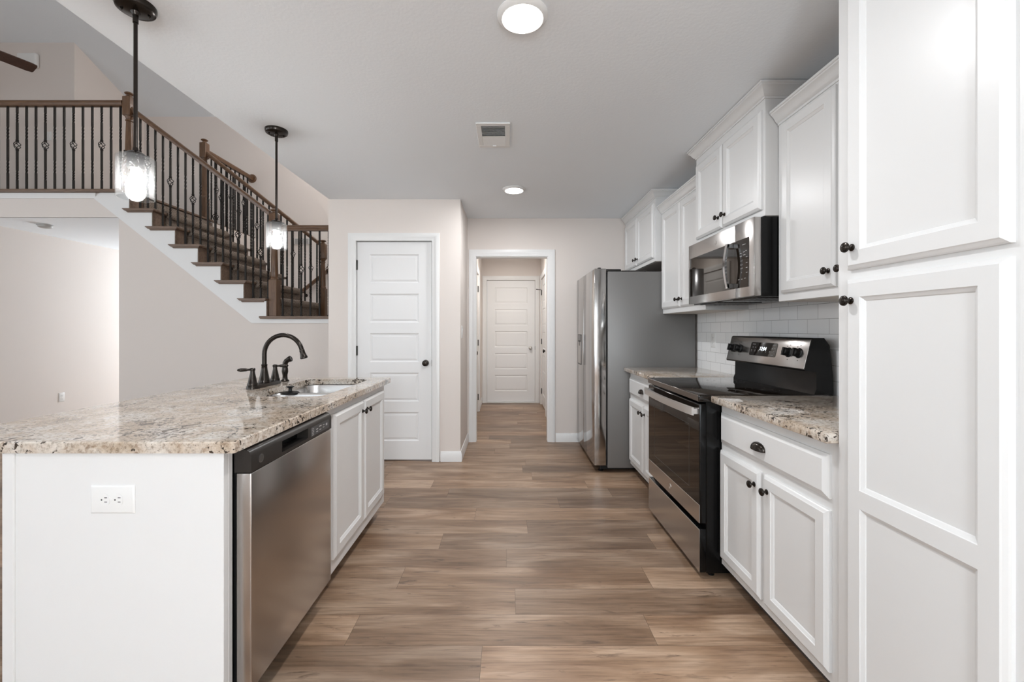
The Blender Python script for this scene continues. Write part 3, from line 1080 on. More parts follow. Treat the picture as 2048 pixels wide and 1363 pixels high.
# bow handle
hb = MB()
npt = 18
inner, outer_ = [], []
L = []
for i in range(npt + 1):
    f = i / npt
    y = RY0 + 0.012 + f * (RY1 - RY0 - 0.024)
    bow = 0.040 + 0.016 * math.sin(PI * f)
    if i in (0, npt):
        bow -= 0.004
    L.append([(0.943 - bow, y, 0.806), (0.943 - bow, y, 0.842), (0.943 - bow + 0.011, y, 0.845), (0.943 - bow + 0.011, y, 0.803)])
hb.loops(L)
for y in (RY0 + 0.012, RY1 - 0.040):
    hb.box(0.912, 0.945, y + 0.002, y + 0.028, 0.808, 0.840, 0.003, 1)
hb.build('handle', steel('polished_handle_steel', (0.72, 0.70, 0.68), 0.32, (900, 3, 900)), dr)
dw = MB().box(0.943, 0.974, RY0 + 0.001, RY1 - 0.001, 0.034, 0.247, 0.003, 2).build('storage_drawer', M['black'], t)
MB().box(0.940, 0.944, RY0 + 0.002, RY1 - 0.002, 0.036, 0.245, 0.0012, 1).build('drawer_front', M['steel_h'], dw)
# back guard
mb = MB()
prof = [(1.505, 0.905), (1.516, 0.935), (1.518, 1.02), (1.462, 1.024), (1.459, 1.030), (1.4955, 1.180), (1.505, 1.187), (1.555, 1.187), (1.582, 1.15), (1.598, 1.0), (1.598, 0.905)]
mb.prism(prof, lambda u, v, n: Vector((u, n, v)), RY0 + 0.002, RY1 - 0.002)
bgd = mb.build('backguard', M['black'], t, smooth=25)
# the slanted control fascia: u along Y, v along the slope
p0 = Vector((1.459, 0, 1.030)); p1 = Vector((1.4955, 0, 1.180))
sl = (p1 - p0).normalized(); nm = Vector((-sl.z, 0, sl.x))
SL = (p1 - p0).length


def fas(u, v, n):
    return Vector((0, u, 0)) + p0 + sl * v + nm * n


mb = MB()
mb.rect_loops(fas, RY0 + 0.006, RY1 - 0.006, 0.003, SL - 0.003, [(0, 0.0), (0, 0.002), (0.0015, 0.003)], True, True)
mb.build('control_panel', M['steel_h'], bgd)
mb = MB()
DU0, DU1, DV0, DV1 = 2.362, 2.618, 0.045, 0.125
pts = []
rr = 0.012
for cxx, cyy, a0 in ((DU1 - rr, DV1 - rr, 0), (DU0 + rr, DV1 - rr, 90), (DU0 + rr, DV0 + rr, 180), (DU1 - rr, DV0 + rr, 270)):
    for k in range(5):
        a = R(a0 + 90 * k / 4)
        pts.append((cxx + rr * math.cos(a), cyy + rr * math.sin(a)))
mb.prism(pts, fas, 0.003, 0.0045)
mb.build('display', M['glassblack'], bgd)


# the panel is read from the room: u runs towards the far end, so text runs along -u
def fas_t(u0_):
    return lambda u, v, n: fas(u0_ - u, v, n)


mb = MB(); text_mb(mb, '12:04', 0.030, fas_t(2.490), 0, 0.088, 0.0046, shear=0.15)
mb.build('clock_digits', M['led'], bgd, smooth=0)
mb = MB()
for u_, v_, w_ in ((2.585, 0.113, 0.030), (2.390, 0.113, 0.030), (2.395, 0.056, 0.024), (2.59, 0.095, 0.010), (2.565, 0.095, 0.010), (2.40, 0.093, 0.012), (2.378, 0.093, 0.012)):
    mb.rect_loops(fas, u_ - w_ / 2, u_ + w_ / 2, v_ - 0.0015, v_ + 0.0015, [(0, 0.0046), (0, 0.0049)], True, True)
for i in range(7):
    u_ = 2.60 - i * 0.036
    mb.rect_loops(fas, u_ - 0.005, u_ + 0.005, 0.069, 0.0705, [(0, 0.0046), (0, 0.0049)], True, True)
    mb.rect_loops(fas, u_ - 0.003, u_ + 0.003, 0.074, 0.079, [(0, 0.0046), (0, 0.0049)], True, True)
mb.build('panel_legend', M['inkgrey'], bgd, smooth=0)
for ku in (2.178, 2.258, 2.735, 2.815):
    kb = MB()
    o = fas(ku, 0.080, 0.003)
    kb.lathe([(0.026, 0), (0.026, 0.004), (0.021, 0.008), (0.020, 0.012)], o, nm, 24)
    kb.lathe([(0.019, 0.010), (0.0185, 0.028), (0.016, 0.031), (0.001, 0.031)], o, nm, 20)
    kb.obox(o + nm * 0.026, sl, Vector((0, 1, 0)), nm, 0.021, 0.006, 0.010)
    kb.build('control_knob', M['blackmatte'], bgd)
for ku in (2.178, 2.258, 2.735, 2.815):
    mb = MB()
    for du, dv in ((0.0, 0.040), (0.022, 0.032), (0.0, -0.038)):
        mb.rect_loops(fas, ku + du - 0.003, ku + du + 0.003, 0.080 + dv - 0.002, 0.080 + dv + 0.002, [(0, 0.003), (0, 0.0033)], True, True)
    mb.build('knob_marks', M['slate'], bgd, smooth=0)

# ------------------------------------------------------------------ microwave
MY0, MY1, MX, MZ0, MZ1 = 2.127, 2.898, 1.217, 1.396, 1.787
t = thing('microwave', 'stainless over-the-range microwave under the short cabinet', 'microwave', (1.40, 2.51, MZ0))
MB().box(1.253, XR - 0.012, MY0, MY1, MZ0 - 0.004, MZ1, 0.002, 1).build('case', M['black'], t)
for a, b in ((MY0 + 0.06, MY0 + 0.30), (MY1 - 0.30, MY1 - 0.06)):
    gr = MB()
    for i in range(9):
        gr.box(1.27 + i * 0.03, 1.285 + i * 0.03, a, b, MZ0 - 0.008, MZ0 - 0.003)
    gr.box(1.265, 1.53, a - 0.006, a, MZ0 - 0.008, MZ0 - 0.003)
    gr.build('vent_grille', M['slate'], t)
mp = face_mx(1.253)
SPL = 2.302
dm = MB().box(MX, 1.252, SPL + 0.001, MY1, MZ0, MZ1, 0.003, 2).build('door', M['steel_h'], t)
cp = MB().box(MX, 1.252, MY0, SPL - 0.001, MZ0, MZ1, 0.003, 2).build('control_side', M['steel_h'], t)
gm = face_mx(MX)
def rrect(u0, u1, v0, v1, r, corners=(1, 1, 1, 1)):
    P = []
    for (cx_, cy_, a0), on in zip(((u1 - r, v1 - r, 0), (u0 + r, v1 - r, 90), (u0 + r, v0 + r, 180), (u1 - r, v0 + r, 270)), corners):
        if on:
            for k in range(5):
                a = R(a0 + 90 * k / 4)
                P.append((cx_ + r * math.cos(a), cy_ + r * math.sin(a)))
        else:
            P.append((cx_ + r * (1 if a0 in (0, 270) else -1), cy_ + r * (1 if a0 in (0, 90) else -1)))
    return P


MB().prism(rrect(SPL + 0.001, 2.873, 1.446, 1.697, 0.008, (0, 1, 1, 0)), gm, 0.0, 0.0016).build('window_glass', M['glassblack'], dm)
MB().prism(rrect(2.171, SPL - 0.001, 1.446, 1.697, 0.008, (1, 0, 0, 1)), gm, 0.0, 0.0016).build('keypad_glass', M['glassblack'], cp)
fl = MB().box(MX - 0.002, MX + 0.002, 2.873, 2.878, 1.45, 1.69).build('window_edge', M['chrome'], dm)
emblem(gm, 2.522, 1.741, 0.0, 0.0135, dm, M['steel_v'], M['slate'])


def gm_t(u0_):
    return lambda u, v, n: gm(u0_ - u, v, n)


mb = MB()
rows = ['1 2 3', '4 5 6', '7 8 9', '0']
for i, s in enumerate(rows):
    text_mb(mb, s, 0.0115, gm_t(2.232), -0.006, 1.585 - i * 0.020, 0.0017)
for u_, v_, w_ in ((2.215, 1.667, 0.030), (2.245, 1.625, 0.016), (2.215, 1.628, 0.016), (2.195, 1.632, 0.012), (2.245, 1.610, 0.020), (2.212, 1.613, 0.020), (2.19, 1.60, 0.014), (2.19, 1.57, 0.014), (2.19, 1.545, 0.014), (2.19, 1.520, 0.014), (2.265, 1.490, 0.014), (2.235, 1.490, 0.014), (2.205, 1.492, 0.014)):
    mb.rect_loops(gm, u_ - w_ / 2, u_ + w_ / 2, v_ - 0.0012, v_ + 0.0012, [(0, 0.0016), (0, 0.0019)], True, True)
mb.build('keypad_legend', M['ink'], cp, smooth=0)
# curved handle
hb = MB()
L = []
for i in range(15):
    f = i / 14
    z = 1.450 + f * 0.240
    out = 0.034 + 0.016 * math.sin(PI * f)
    L.append([(MX - out, 2.318, z), (MX - out - 0.004, 2.330, z), (MX - out, 2.342, z), (MX - out + 0.011, 2.342, z), (MX - out + 0.011, 2.318, z)])
hb.loops(L)
for z in (1.450, 1.664):
    hb.box(MX - 0.036, MX - 0.001, 2.318, 2.342, z, z + 0.026, 0.002, 1)
hb.build('handle', M['chrome'], dm)

# ------------------------------------------------------------------ refrigerator
t = thing('refrigerator', 'stainless side-by-side refrigerator against the far right wall', 'refrigerator', (1.2, 4.16, 0))
FY0, FY1 = 3.702, 4.615
MB().box(0.858, 1.615, FY0, FY1, 0.036, 1.727, 0.004, 2).build('cabinet_body', M['fridgeside'], t)
MB().box(0.845, 0.858, FY0 + 0.012, FY1 - 0.012, 0.06, 1.72).build('gasket', M['blackmatte'], t)
MB().box(0.80, 1.60, FY0 + 0.02, FY1 - 0.02, 0.022, 0.05).build('base_grille', M['blackmatte'], t)
SPF = 4.225


def fridge_door(y0, y1, nm_):
    mb = MB().box(0.742, 0.846, y0, y1, 0.055, 1.752, 0.006, 3)
    return mb.build(nm_, M['steel_f'], t)


fridge_door(FY0 + 0.002, SPF - 0.006, 'door')
fz = fridge_door(SPF + 0.006, FY1 - 0.002, 'freezer_door')
mp = face_mx(0.742)
MB().prism(rrect(4.345, 4.555, 0.868, 1.178, 0.010), mp, -0.004, 0.003).build('dispenser', M['slate'], fz)
MB().prism(rrect(4.358, 4.542, 1.115, 1.168, 0.005), mp, 0.003, 0.0045).build('dispenser_controls', M['glassblack'], fz)
MB().prism(rrect(4.365, 4.535, 0.88, 1.10, 0.008), mp, 0.003, 0.0036).build('dispenser_recess', M['nickel'], fz)
MB().box(0.7375, 0.742, 4.43, 4.47, 1.06, 1.12, 0.004, 2).build('dispenser_spout', M['blackmatte'], fz)
for y0, y1 in ((FY0 + 0.02, FY0 + 0.12), (FY1 - 0.12, FY1 - 0.02)):
    hm = MB()
    hm.box(0.80, 0.98, y0, y1, 1.727, 1.750, 0.006, 2)
    hm.lathe([(0.016, 0), (0.016, 0.028), (0.012, 0.032)], (0.80, (y0 + y1) / 2, 1.737), (0, 0, 1), 14)
    hm.build('hinge_cover', M['slate'], t)
MB().box(0.98, 1.20, FY0 + 0.01, FY1 - 0.01, 1.727, 1.737, 0.003, 1).build('top_cover', M['slate'], t)
for y in (FY0 + 0.05, FY1 - 0.05):
    for x in (0.81, 1.55):
        MB().lathe([(0.022, 0.0), (0.024, 0.010), (0.014, 0.014), (0.012, 0.05)], (x, y, 0), (0, 0, 1), 14).build('levelling_foot', M['blackmatte'], t)

# ------------------------------------------------------------------ island
IY0, IY1 = 1.255, 2.862
IXF, IXB = -0.826, -1.470
t = thing('kitchen_island', 'white kitchen island cabinet with doors facing the range', 'island', (-1.15, 2.05, 0))
b = MB()
b.box(IXF - 0.02, IXF, 1.895, IY1, 0.086, 0.872)          # sink cabinet: front, sides, back, bottom
b.box(IXB, IXF - 0.02, 1.895, 1.913, 0.086, 0.872)
b.box(IXB, IXF - 0.02, IY1 - 0.018, IY1, 0.086, 0.872)
b.box(IXB, IXB + 0.02, 1.913, IY1 - 0.018, 0.086, 0.872)
b.box(IXB + 0.02, IXF - 0.02, 1.913, IY1 - 0.018, 0.086, 0.104)
b.box(IXB, IXB + 0.02, IY0 + 0.02, 1.895, 0.0, 0.872)     # back panel beside the dishwasher
b.box(IXB, -0.90, 1.300, 1.306, 0.0, 0.872)
b.build('carcass', M['cab'], t)
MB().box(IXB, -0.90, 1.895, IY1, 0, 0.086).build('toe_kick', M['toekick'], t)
e = MB().box(IXB, -0.830, IY0, IY0 + 0.022, 0.0, 0.872, 0.0012, 1)
e.box(IXB - 0.001, IXB + 0.034, IY0 - 0.006, IY0 + 0.01, 0.0, 0.872, 0.002, 1)
e.build('end_panel', M['cab'], t)
MB().box(-0.90, -0.830, IY0 + 0.0221, 1.296, 0.0, 0.872, 0.0012, 1).build('filler_strip', M['cab'], t)
MB().box(IXB, -0.83, IY1, IY1 + 0.012, 0.086, 0.872).build('far_end_panel', M['cab'], t)
mp = face_px(IXF)
d = shaker(mp, 2.012, 2.418, 0.150, 0.832, t, 0.052)
cab_knob(mp, 2.388, 0.776, 0.019, d)
d = shaker(mp, 2.432, 2.815, 0.150, 0.832, t, 0.052)
cab_knob(mp, 2.462, 0.776, 0.019, d)

# island countertop with a rounded sink cut-out
SX0, SX1, SY0, SY1, SR = -1.292, -0.900, 2.08, 2.80, 0.07
CX0, CX1, CY0, CY1 = -1.750, -0.790, 1.240, 2.900
CZ0, CZ1 = 0.872, 0.905


def ring(x0, x1, y0, y1, r, seg=8):
    P = []
    for cx_, cy_, a0 in ((x1 - r, y1 - r, 0), (x0 + r, y1 - r, 90), (x0 + r, y0 + r, 180), (x1 - r, y0 + r, 270)):
        for k in range(seg + 1):
            a = R(a0 + 90 * k / seg)
            P.append((cx_ + r * math.cos(a), cy_ + r * math.sin(a)))
    return P


mb = MB()
bm = mb.bm
hole = ring(SX0, SX1, SY0, SY1, SR)


def flat_with_hole(z, inset):
    outer = ring(CX0 + inset, CX1 - inset, CY0 + inset, CY1 - inset, 0.006, 3)
    hv = [bm.verts.new((x, y, z)) for x, y in hole]
    ov = [bm.verts.new((x, y, z)) for x, y in outer]
    ee = [bm.edges.new((hv[i], hv[(i + 1) % len(hv)])) for i in range(len(hv))]
    ee += [bm.edges.new((ov[i], ov[(i + 1) % len(ov)])) for i in range(len(ov))]
    bmesh.ops.triangle_fill(bm, use_beauty=True, use_dissolve=False, edges=ee)
    return hv, ov


h1, o1 = flat_with_hole(CZ1, 0.004)
h0, o0 = flat_with_hole(CZ0, 0.0)
om = [bm.verts.new((x, y, CZ1 - 0.004)) for x, y in ring(CX0, CX1, CY0, CY1, 0.006, 3)]
for A, B in ((o0, om), (om, o1), (h0, h1)):
    for i in range(len(A)):
        j = (i + 1) % len(A)
        bm.faces.new((A[i], A[j], B[j], B[i]))
tag(mb.build('countertop', M['granite'], origin=(-1.27, 2.07, CZ0), smooth=30), 'large polished granite island worktop with a sink cut-out', 'countertop')

# undermount double sink
t = thing('kitchen_sink', 'double-bowl stainless undermount sink in the island worktop', 'sink', (-1.09, 2.44, 0.66))


def bowl(x0, x1, y0, y1, ztop, zbot):
    mb = MB()
    L = []
    for ins, z in ((0.0, ztop), (0.004, ztop - 0.01), (0.008, ztop - 0.10), (0.016, zbot + 0.03), (0.030, zbot + 0.008), (0.055, zbot), (0.10, zbot - 0.004)):
        L.append([(x, y, z) for x, y in ring(x0 + ins, x1 - ins, y0 + ins, y1 - ins, max(0.07 - ins * 0.2, 0.02))])
    mb.loops(L, False, True)
    return mb


bowl(SX0 - 0.008, SX1 + 0.008, SY0 - 0.008, 2.412, 0.8713, 0.70).build('near_bowl', M['steel_sink'], t)
bowl(SX0 - 0.008, SX1 + 0.008, 2.428, SY1 + 0.008, 0.8713, 0.70).build('far_bowl', M['steel_sink'], t)
MB().box(SX0 + 0.02, SX1 - 0.02, 2.410, 2.430, 0.78, 0.868, 0.005, 3).build('divider', M['steel_sink'], t)
for y in (2.25, 2.62):
    MB().lathe([(0.045, 0), (0.045, 0.003), (0.035, 0.004), (0.02, 0.001)], (-1.09, y, 0.697), (0, 0, 1), 24).build('drain', M['chrome'], t)
st = MB()
st.lathe([(0.046, 0.0), (0.048, 0.004), (0.040, 0.010), (0.010, 0.014), (0.008, 0.030), (0.016, 0.034), (0.022, 0.037), (0.018, 0.041), (0.001, 0.042)], (-1.225, 2.420, 0.8685), (0, 0, 1), 24)
tag(st.build('sink_stopper', M['blackmatte'], origin=(-1.225, 2.420, 0.8685)), 'black rubber stopper resting on the sink divider', 'stopper')

# faucet
FX = -1.395
t = thing('faucet', 'dark bronze gooseneck faucet behind the island sink', 'faucet', (FX, 2.46, CZ1))
mb = MB()
pl = ring(FX - 0.030, FX + 0.030, 2.318, 2.605, 0.028, 6)
L = []
for sc, z in ((1.0, CZ1), (1.0, CZ1 + 0.008), (0.90, CZ1 + 0.018), (0.72, CZ1 + 0.022)):
    L.append([(FX + (x - FX) * sc, 2.4615 + (y - 2.4615) * (1 - (1 - sc) * 0.18), z) for x, y in pl])
mb.loops(L)
mb.build('base_plate', M['bronze'], t)
mb = MB()
mb.lathe([(0.030, 0.018), (0.031, 0.030), (0.027, 0.040), (0.022, 0.065), (0.0165, 0.095), (0.0145, 0.115), (0.016, 0.118), (0.016, 0.124), (0.0135, 0.126)], (FX, 2.462, CZ1), (0, 0, 1), 24)
pts = [(FX, 2.462, CZ1 + 0.12)]
zc, rr_ = 1.088, 0.1085
for k in range(2):
    pts.append((FX, 2.462, CZ1 + 0.12 + (zc - CZ1 - 0.12) * (k + 1) / 2.0))
for k in range(1, 21):
    a = PI - R(168) * k / 20
    pts.append((FX + rr_ + rr_ * math.cos(a), 2.462, zc + rr_ * math.sin(a)))
mb.tube(pts, 0.0125, 16)
pe = Vector(pts[-1]); te = (Vector(pts[-1]) - Vector(pts[-2])).normalized()
mb.lathe([(0.0135, -0.002), (0.0145, 0.002), (0.0145, 0.006), (0.0140, 0.012), (0.017, 0.030), (0.0205, 0.042), (0.0205, 0.048), (0.017, 0.050), (0.012, 0.047)], pe, te, 20)
mb.build('spout', M['bronze'], t)


def fhandle(y, dy, dx):
    mb = MB()
    mb.lathe([(0.026, 0.018), (0.027, 0.026), (0.023, 0.034), (0.019, 0.055), (0.0125, 0.085), (0.0115, 0.098), (0.014, 0.101), (0.014, 0.110), (0.009, 0.114), (0.001, 0.115)], (FX, y, CZ1), (0, 0, 1), 20)
    p = Vector((FX, y, CZ1 + 0.105))
    q = Vector((dx, dy, 0)).normalized()
    mb.tube([p + q * 0.010, p + q * 0.022, p + q * 0.030, p + q * 0.055, p + q * 0.068, p + q * 0.072], [0.006, 0.006, 0.0085, 0.0095, 0.006, 0.002], 12)
    mb.build('handle', M['bronze'], t)


fhandle(2.348, -0.55, -0.85)
fhandle(2.576, 0.35, 0.9)
# side spray
t = thing('sink_sprayer', 'dark bronze side sprayer next to the gooseneck faucet', 'sprayer', (FX, 2.69, CZ1))
mb = MB()
mb.lathe([(0.024, 0), (0.025, 0.005), (0.020, 0.010), (0.016, 0.014), (0.014, 0.030), (0.0155, 0.033)], (FX, 2.69, CZ1), (0, 0, 1), 20)
mb.build('holder', M['bronze'], t)
mb = MB()
mb.lathe([(0.013, 0.030), (0.0155, 0.045), (0.019, 0.060), (0.018, 0.078), (0.0145, 0.095), (0.0165, 0.100), (0.0165, 0.104)], (FX, 2.69, CZ1), (0, 0, 1), 20)
mb.tube([(FX, 2.69, CZ1 + 0.100), (FX + 0.002, 2.69, CZ1 + 0.115), (FX + 0.010, 2.69, CZ1 + 0.128), (FX + 0.022, 2.69, CZ1 + 0.136)], [0.015, 0.0155, 0.0155, 0.015], 16)
mb.lathe([(0.0155, 0.0), (0.0185, 0.010), (0.019, 0.020), (0.015, 0.023), (0.001, 0.022)], (FX + 0.018, 2.69, CZ1 + 0.134), (0.9, 0, 0.36), 18)
mb.build('spray_head', M['bronze'], t)

# dishwasher
DY0, DY1, DX = 1.310, 1.888, -0.776
t = thing('dishwasher', 'stainless dishwasher with a dark control strip built into the island', 'dishwasher', (-1.1, 1.58, 0))
MB().box(-1.44, -0.826, DY0, DY1, 0.10, 0.866).build('tub', M['blackmatte'], t)
MB().box(-1.40, -0.90, DY0, DY1, 0.0, 0.10).build('toe_kick', M['blackmatte'], t)
Y0d, Y1d = 1.287, 1.886
MB().box(-0.823, DX, 1.300, Y1d, 0.135, 0.795, 0.004, 3).build('door_panel', M['steel_h'], t)
# dark control strip with its rounded top and a finger pocket
PV = [(-0.826, 0.797), (DX + 0.001, 0.797), (DX + 0.001, 0.846), (DX - 0.003, 0.858), (DX - 0.012, 0.865), (DX - 0.024, 0.867), (-0.826, 0.867)]
HY0, HY1, HZ0, HZ1 = 1.475, 1.668, 0.808, 0.846
mb = MB()
mpY = lambda u, v, n: Vector((u, n, v))
mb.prism(PV, mpY, 1.298, HY0)
mb.prism(PV, mpY, HY1, Y1d)
mb.prism([(-0.826, 0.797), (DX + 0.001, 0.797), (DX + 0.001, HZ0), (-0.826, HZ0)], mpY, HY0, HY1)
mb.prism([(-0.826, HZ1), (DX + 0.001, HZ1), (DX - 0.003, 0.858), (DX - 0.012, 0.865), (DX - 0.024, 0.867), (-0.826, 0.867)], mpY, HY0, HY1)
strip = mb.build('control_strip', M['slate'], t)
MB().box(-0.822, -0.818, HY0, HY1, HZ0, HZ1).build('handle_pocket', M['black'], strip)
mp = face_px(DX + 0.001)
mb = MB()
mb.prism(rrect(1.690, 1.862, 0.806, 0.842, 0.004), mp, 0.0, 0.0006)
cpan = mb.build('touch_panel', mat('dark_grey_touch_panel', (0.055, 0.055, 0.057), 0.35), strip)
mb = MB()
for i in range(5):
    mb.prism(rrect(1.700, 1.716, 0.810 + i * 0.006, 0.812 + i * 0.006, 0.0008), mp, 0.0006, 0.0009)
for u_, v_, w_, h_ in ((1.745, 0.826, 0.016, 0.004), (1.745, 0.816, 0.016, 0.003), (1.775, 0.832, 0.022, 0.004), (1.775, 0.818, 0.016, 0.003), (1.806, 0.830, 0.014, 0.003), (1.806, 0.820, 0.014, 0.003), (1.835, 0.826, 0.014, 0.010)):
    mb.prism(rrect(u_ - w_ / 2, u_ + w_ / 2, v_ - h_ / 2, v_ + h_ / 2, 0.001), mp, 0.0006, 0.0009)
mb.build('panel_legend', M['ink'], strip, smooth=0)
emblem(mp, 1.350, 0.826, -0.0004, 0.0135, strip, mat('grey_emblem', (0.10, 0.095, 0.09), 0.35, 0.6), M['slate'])


# ------------------------------------------------------------------ outlets and switches
def outlet(name, label, mp, u, v, w, h, horiz, group=None):
    loc = mp(u, v, 0)
    t = thing(name, label, 'outlet', loc, group)
    p = MB()
    p.rect_loops(mp, u - w / 2, u + w / 2, v - h / 2, v + h / 2, [(0, 0), (0, 0.002), (0.004, 0.0055), (0.006, 0.006)], True, True)
    p.build('cover_plate', M['plate'], t)
    for s in (-1, 1):
        cu_, cv_ = (u + s * 0.0195, v) if horiz else (u, v + s * 0.0195)
        f = MB()
        P = []
        for k in range(24):
            a = 2 * PI * k / 24
            x, y = 0.0165 * math.cos(a), 0.0165 * math.sin(a)
            if horiz: x = max(-0.0135, min(0.0135, x))
            else: y = max(-0.0135, min(0.0135, y))
            P.append((cu_ + x, cv_ + y))
        f.prism(P, mp, 0.006, 0.0072)
        fo_ = f.build('receptacle', M['plate'], t)
        sl_ = MB()
        for q in (-1, 1):
            if horiz:
                sl_.rect_loops(mp, cu_ - 0.001, cu_ + 0.007, cv_ + q * 0.0062 - 0.0011, cv_ + q * 0.0062 + 0.0011, [(0, 0.0070), (0, 0.0074)], True, True)
            else:
                sl_.rect_loops(mp, cu_ + q * 0.0062 - 0.0011, cu_ + q * 0.0062 + 0.0011, cv_ - 0.001, cv_ + 0.007, [(0, 0.0070), (0, 0.0074)], True, True)
        o_ = mp(cu_ - 0.009, cv_, 0.0070) if horiz else mp(cu_, cv_ - 0.009, 0.0070)
        sl_.lathe([(0.0024, 0), (0.0024, 0.0004)], o_, mp(u, v, 1) - mp(u, v, 0), 10)
        sl_.build('slots', M['dark'], fo_)
    sc = MB(); sc.lathe([(0.003, 0), (0.003, 0.001), (0.001, 0.0014)], mp(u, v, 0.006), mp(u, v, 1) - mp(u, v, 0), 12)
    sc.build('screw', M['plate'], t)
    return t


def switch(label, mp, u, v, group=None, w=0.075, h=0.118):
    t = thing('light_switch', label, 'switch', mp(u, v, 0), group)
    p = MB()
    p.rect_loops(mp, u - w / 2, u + w / 2, v - h / 2, v + h / 2, [(0, 0), (0, 0.002), (0.004, 0.0055), (0.006, 0.006)], True, True)
    p.build('cover_plate', M['plate'], t)
    s = MB()
    s.loops([[mp(u - .016, v - .033, .006), mp(u + .016, v - .033, .006), mp(u + .016, v + .033, .006), mp(u - .016, v + .033, .006)],
             [mp(u - .015, v - .032, .0075), mp(u + .015, v - .032, .0075), mp(u + .015, v + .032, .0105), mp(u - .015, v + .032, .0105)]])
    s.build('rocker', M['plate'], t)


outlet('electrical_outlet', 'white double outlet set sideways on the island end panel', face_my(IY0), -1.151, 0.735, 0.128, 0.082, True)
outlet('electrical_outlet', 'small white outlet low on the bright foyer wall', face_px(XL), 5.73, 0.324, 0.075, 0.118, False)
outlet('electrical_outlet', 'white outlet on the tile backsplash left of the range', face_mx(XR - 0.009), 3.40, 1.143, 0.072, 0.115, False)
switch('white switch on the narrow wall left of the hallway opening', face_px(XS), 4.12, 1.205)
switch('white switch on the upper hall wall behind the balcony railing', face_my(5.9), -6.30, 3.88)

# ------------------------------------------------------------------ ceiling fittings
def recessed_light(label, x, y):
    t = thing('recessed_light', label, 'ceiling light', (x, y, CEIL), 'round ceiling lights')
    mb = MB()
    mb.lathe([(0.098, 0.0), (0.098, 0.004), (0.092, 0.012), (0.080, 0.018), (0.076, 0.016)], (x, y, CEIL), (0, 0, -1), 40, caps=False)
    mb.build('trim_ring', M['plate'], t)
    mb = MB()
    mb.lathe([(0.0765, 0.010), (0.074, 0.018), (0.060, 0.022), (0.001, 0.024)], (x, y, CEIL), (0, 0, -1), 40)
    mb.build('lens', M['lens'], t)
    d = bpy.data.lights.new('recessed_lamp', 'AREA')
    d.shape = 'DISK'; d.size = 0.15; d.energy = 10; d.color = (0.97, 0.98, 1.0)
    o = bpy.data.objects.new('recessed_lamp', d)
    o.location = (0, 0, -0.028)
    o.parent = t
    COL.objects.link(o)


recessed_light('round lit ceiling light nearest the viewpoint', 0.056, 1.657)
recessed_light('round lit ceiling light near the hallway doorway', 0.052, 3.716)

recessed_light('added round lit ceiling light just behind the viewpoint', 0.056, -0.45)  # unseen extra fitting, added to brighten the kitchen
t = thing('added_chandelier', 'added dark bronze chandelier with frosted globes behind the viewpoint', 'chandelier', (0.1, -2.1, CEIL))  # invented lamp out of view, put in to light the ceiling
mb = MB(); mb.lathe([(0.064, 0.0), (0.060, 0.02), (0.01, 0.03)], (0.1, -2.1, CEIL), (0, 0, -1), 28)
mb.lathe([(0.008, 0.0), (0.008, 1.03), (0.03, 1.05), (0.03, 1.13), (0.001, 1.15)], (0.1, -2.1, CEIL), (0, 0, -1), 16)
mb.build('stem', M['bronze'], t)
for k in range(5):
    a = 2 * PI * k / 5
    cx_, cy_ = 0.1 + 0.30 * math.cos(a), -2.1 + 0.30 * math.sin(a)
    mb = MB(); mb.tube([(0.1, -2.1, 1.33), (0.1 + 0.15 * math.cos(a), -2.1 + 0.15 * math.sin(a), 1.27), (cx_, cy_, 1.30), (cx_, cy_, 1.37)], 0.008, 10)
    mb.build('arm', M['bronze'], t)
    mb = MB(); mb.lathe([(0.02, 0.0), (0.05, 0.02), (0.062, 0.06), (0.055, 0.10), (0.001, 0.125)], (cx_, cy_, 1.37), (0, 0, 1), 20)
    mb.build('globe', emis('lit_frosted_globe', (1.0, 0.97, 0.93), 3.0) if k == 0 else bpy.data.materials['lit_frosted_globe'], t)
d = bpy.data.lights.new('added_chandelier_lamp', 'POINT'); d.energy = 155; d.color = (0.87, 0.945, 1.0); d.shadow_soft_size = 0.3
o = bpy.data.objects.new('added_chandelier_lamp', d); o.location = (0, 0, -0.95); o.parent = t; COL.objects.link(o)

t = thing('added_stair_pendant', 'added hanging frosted lamp over the stair landing behind the pantry', 'pendant lamp', (-2.15, 5.9, 4.98))  # hidden lamp added to lift the stairwell walls
mb = MB(); mb.lathe([(0.06, 0.0), (0.06, 0.02), (0.006, 0.025), (0.006, 0.50)], (-2.15, 5.9, 5.155), (0, 0, -1), 20)
mb.build('stem', M['bronze'], t)
mb = MB(); mb.lathe([(0.02, 0.0), (0.09, 0.03), (0.12, 0.09), (0.10, 0.16), (0.001, 0.20)], (-2.15, 5.9, 4.66), (0, 0, -1), 28)
mb.build('lamp_shade', emis('lit_opal_glass', (1.0, 0.97, 0.94), 4.0), t)
d = bpy.data.lights.new('added_stair_lamp', 'POINT'); d.energy = 34; d.color = (1.0, 0.97, 0.95); d.shadow_soft_size = 0.12
o = bpy.data.objects.new('added_stair_lamp', d); o.location = (0, 0, -0.66); o.parent = t; COL.objects.link(o)

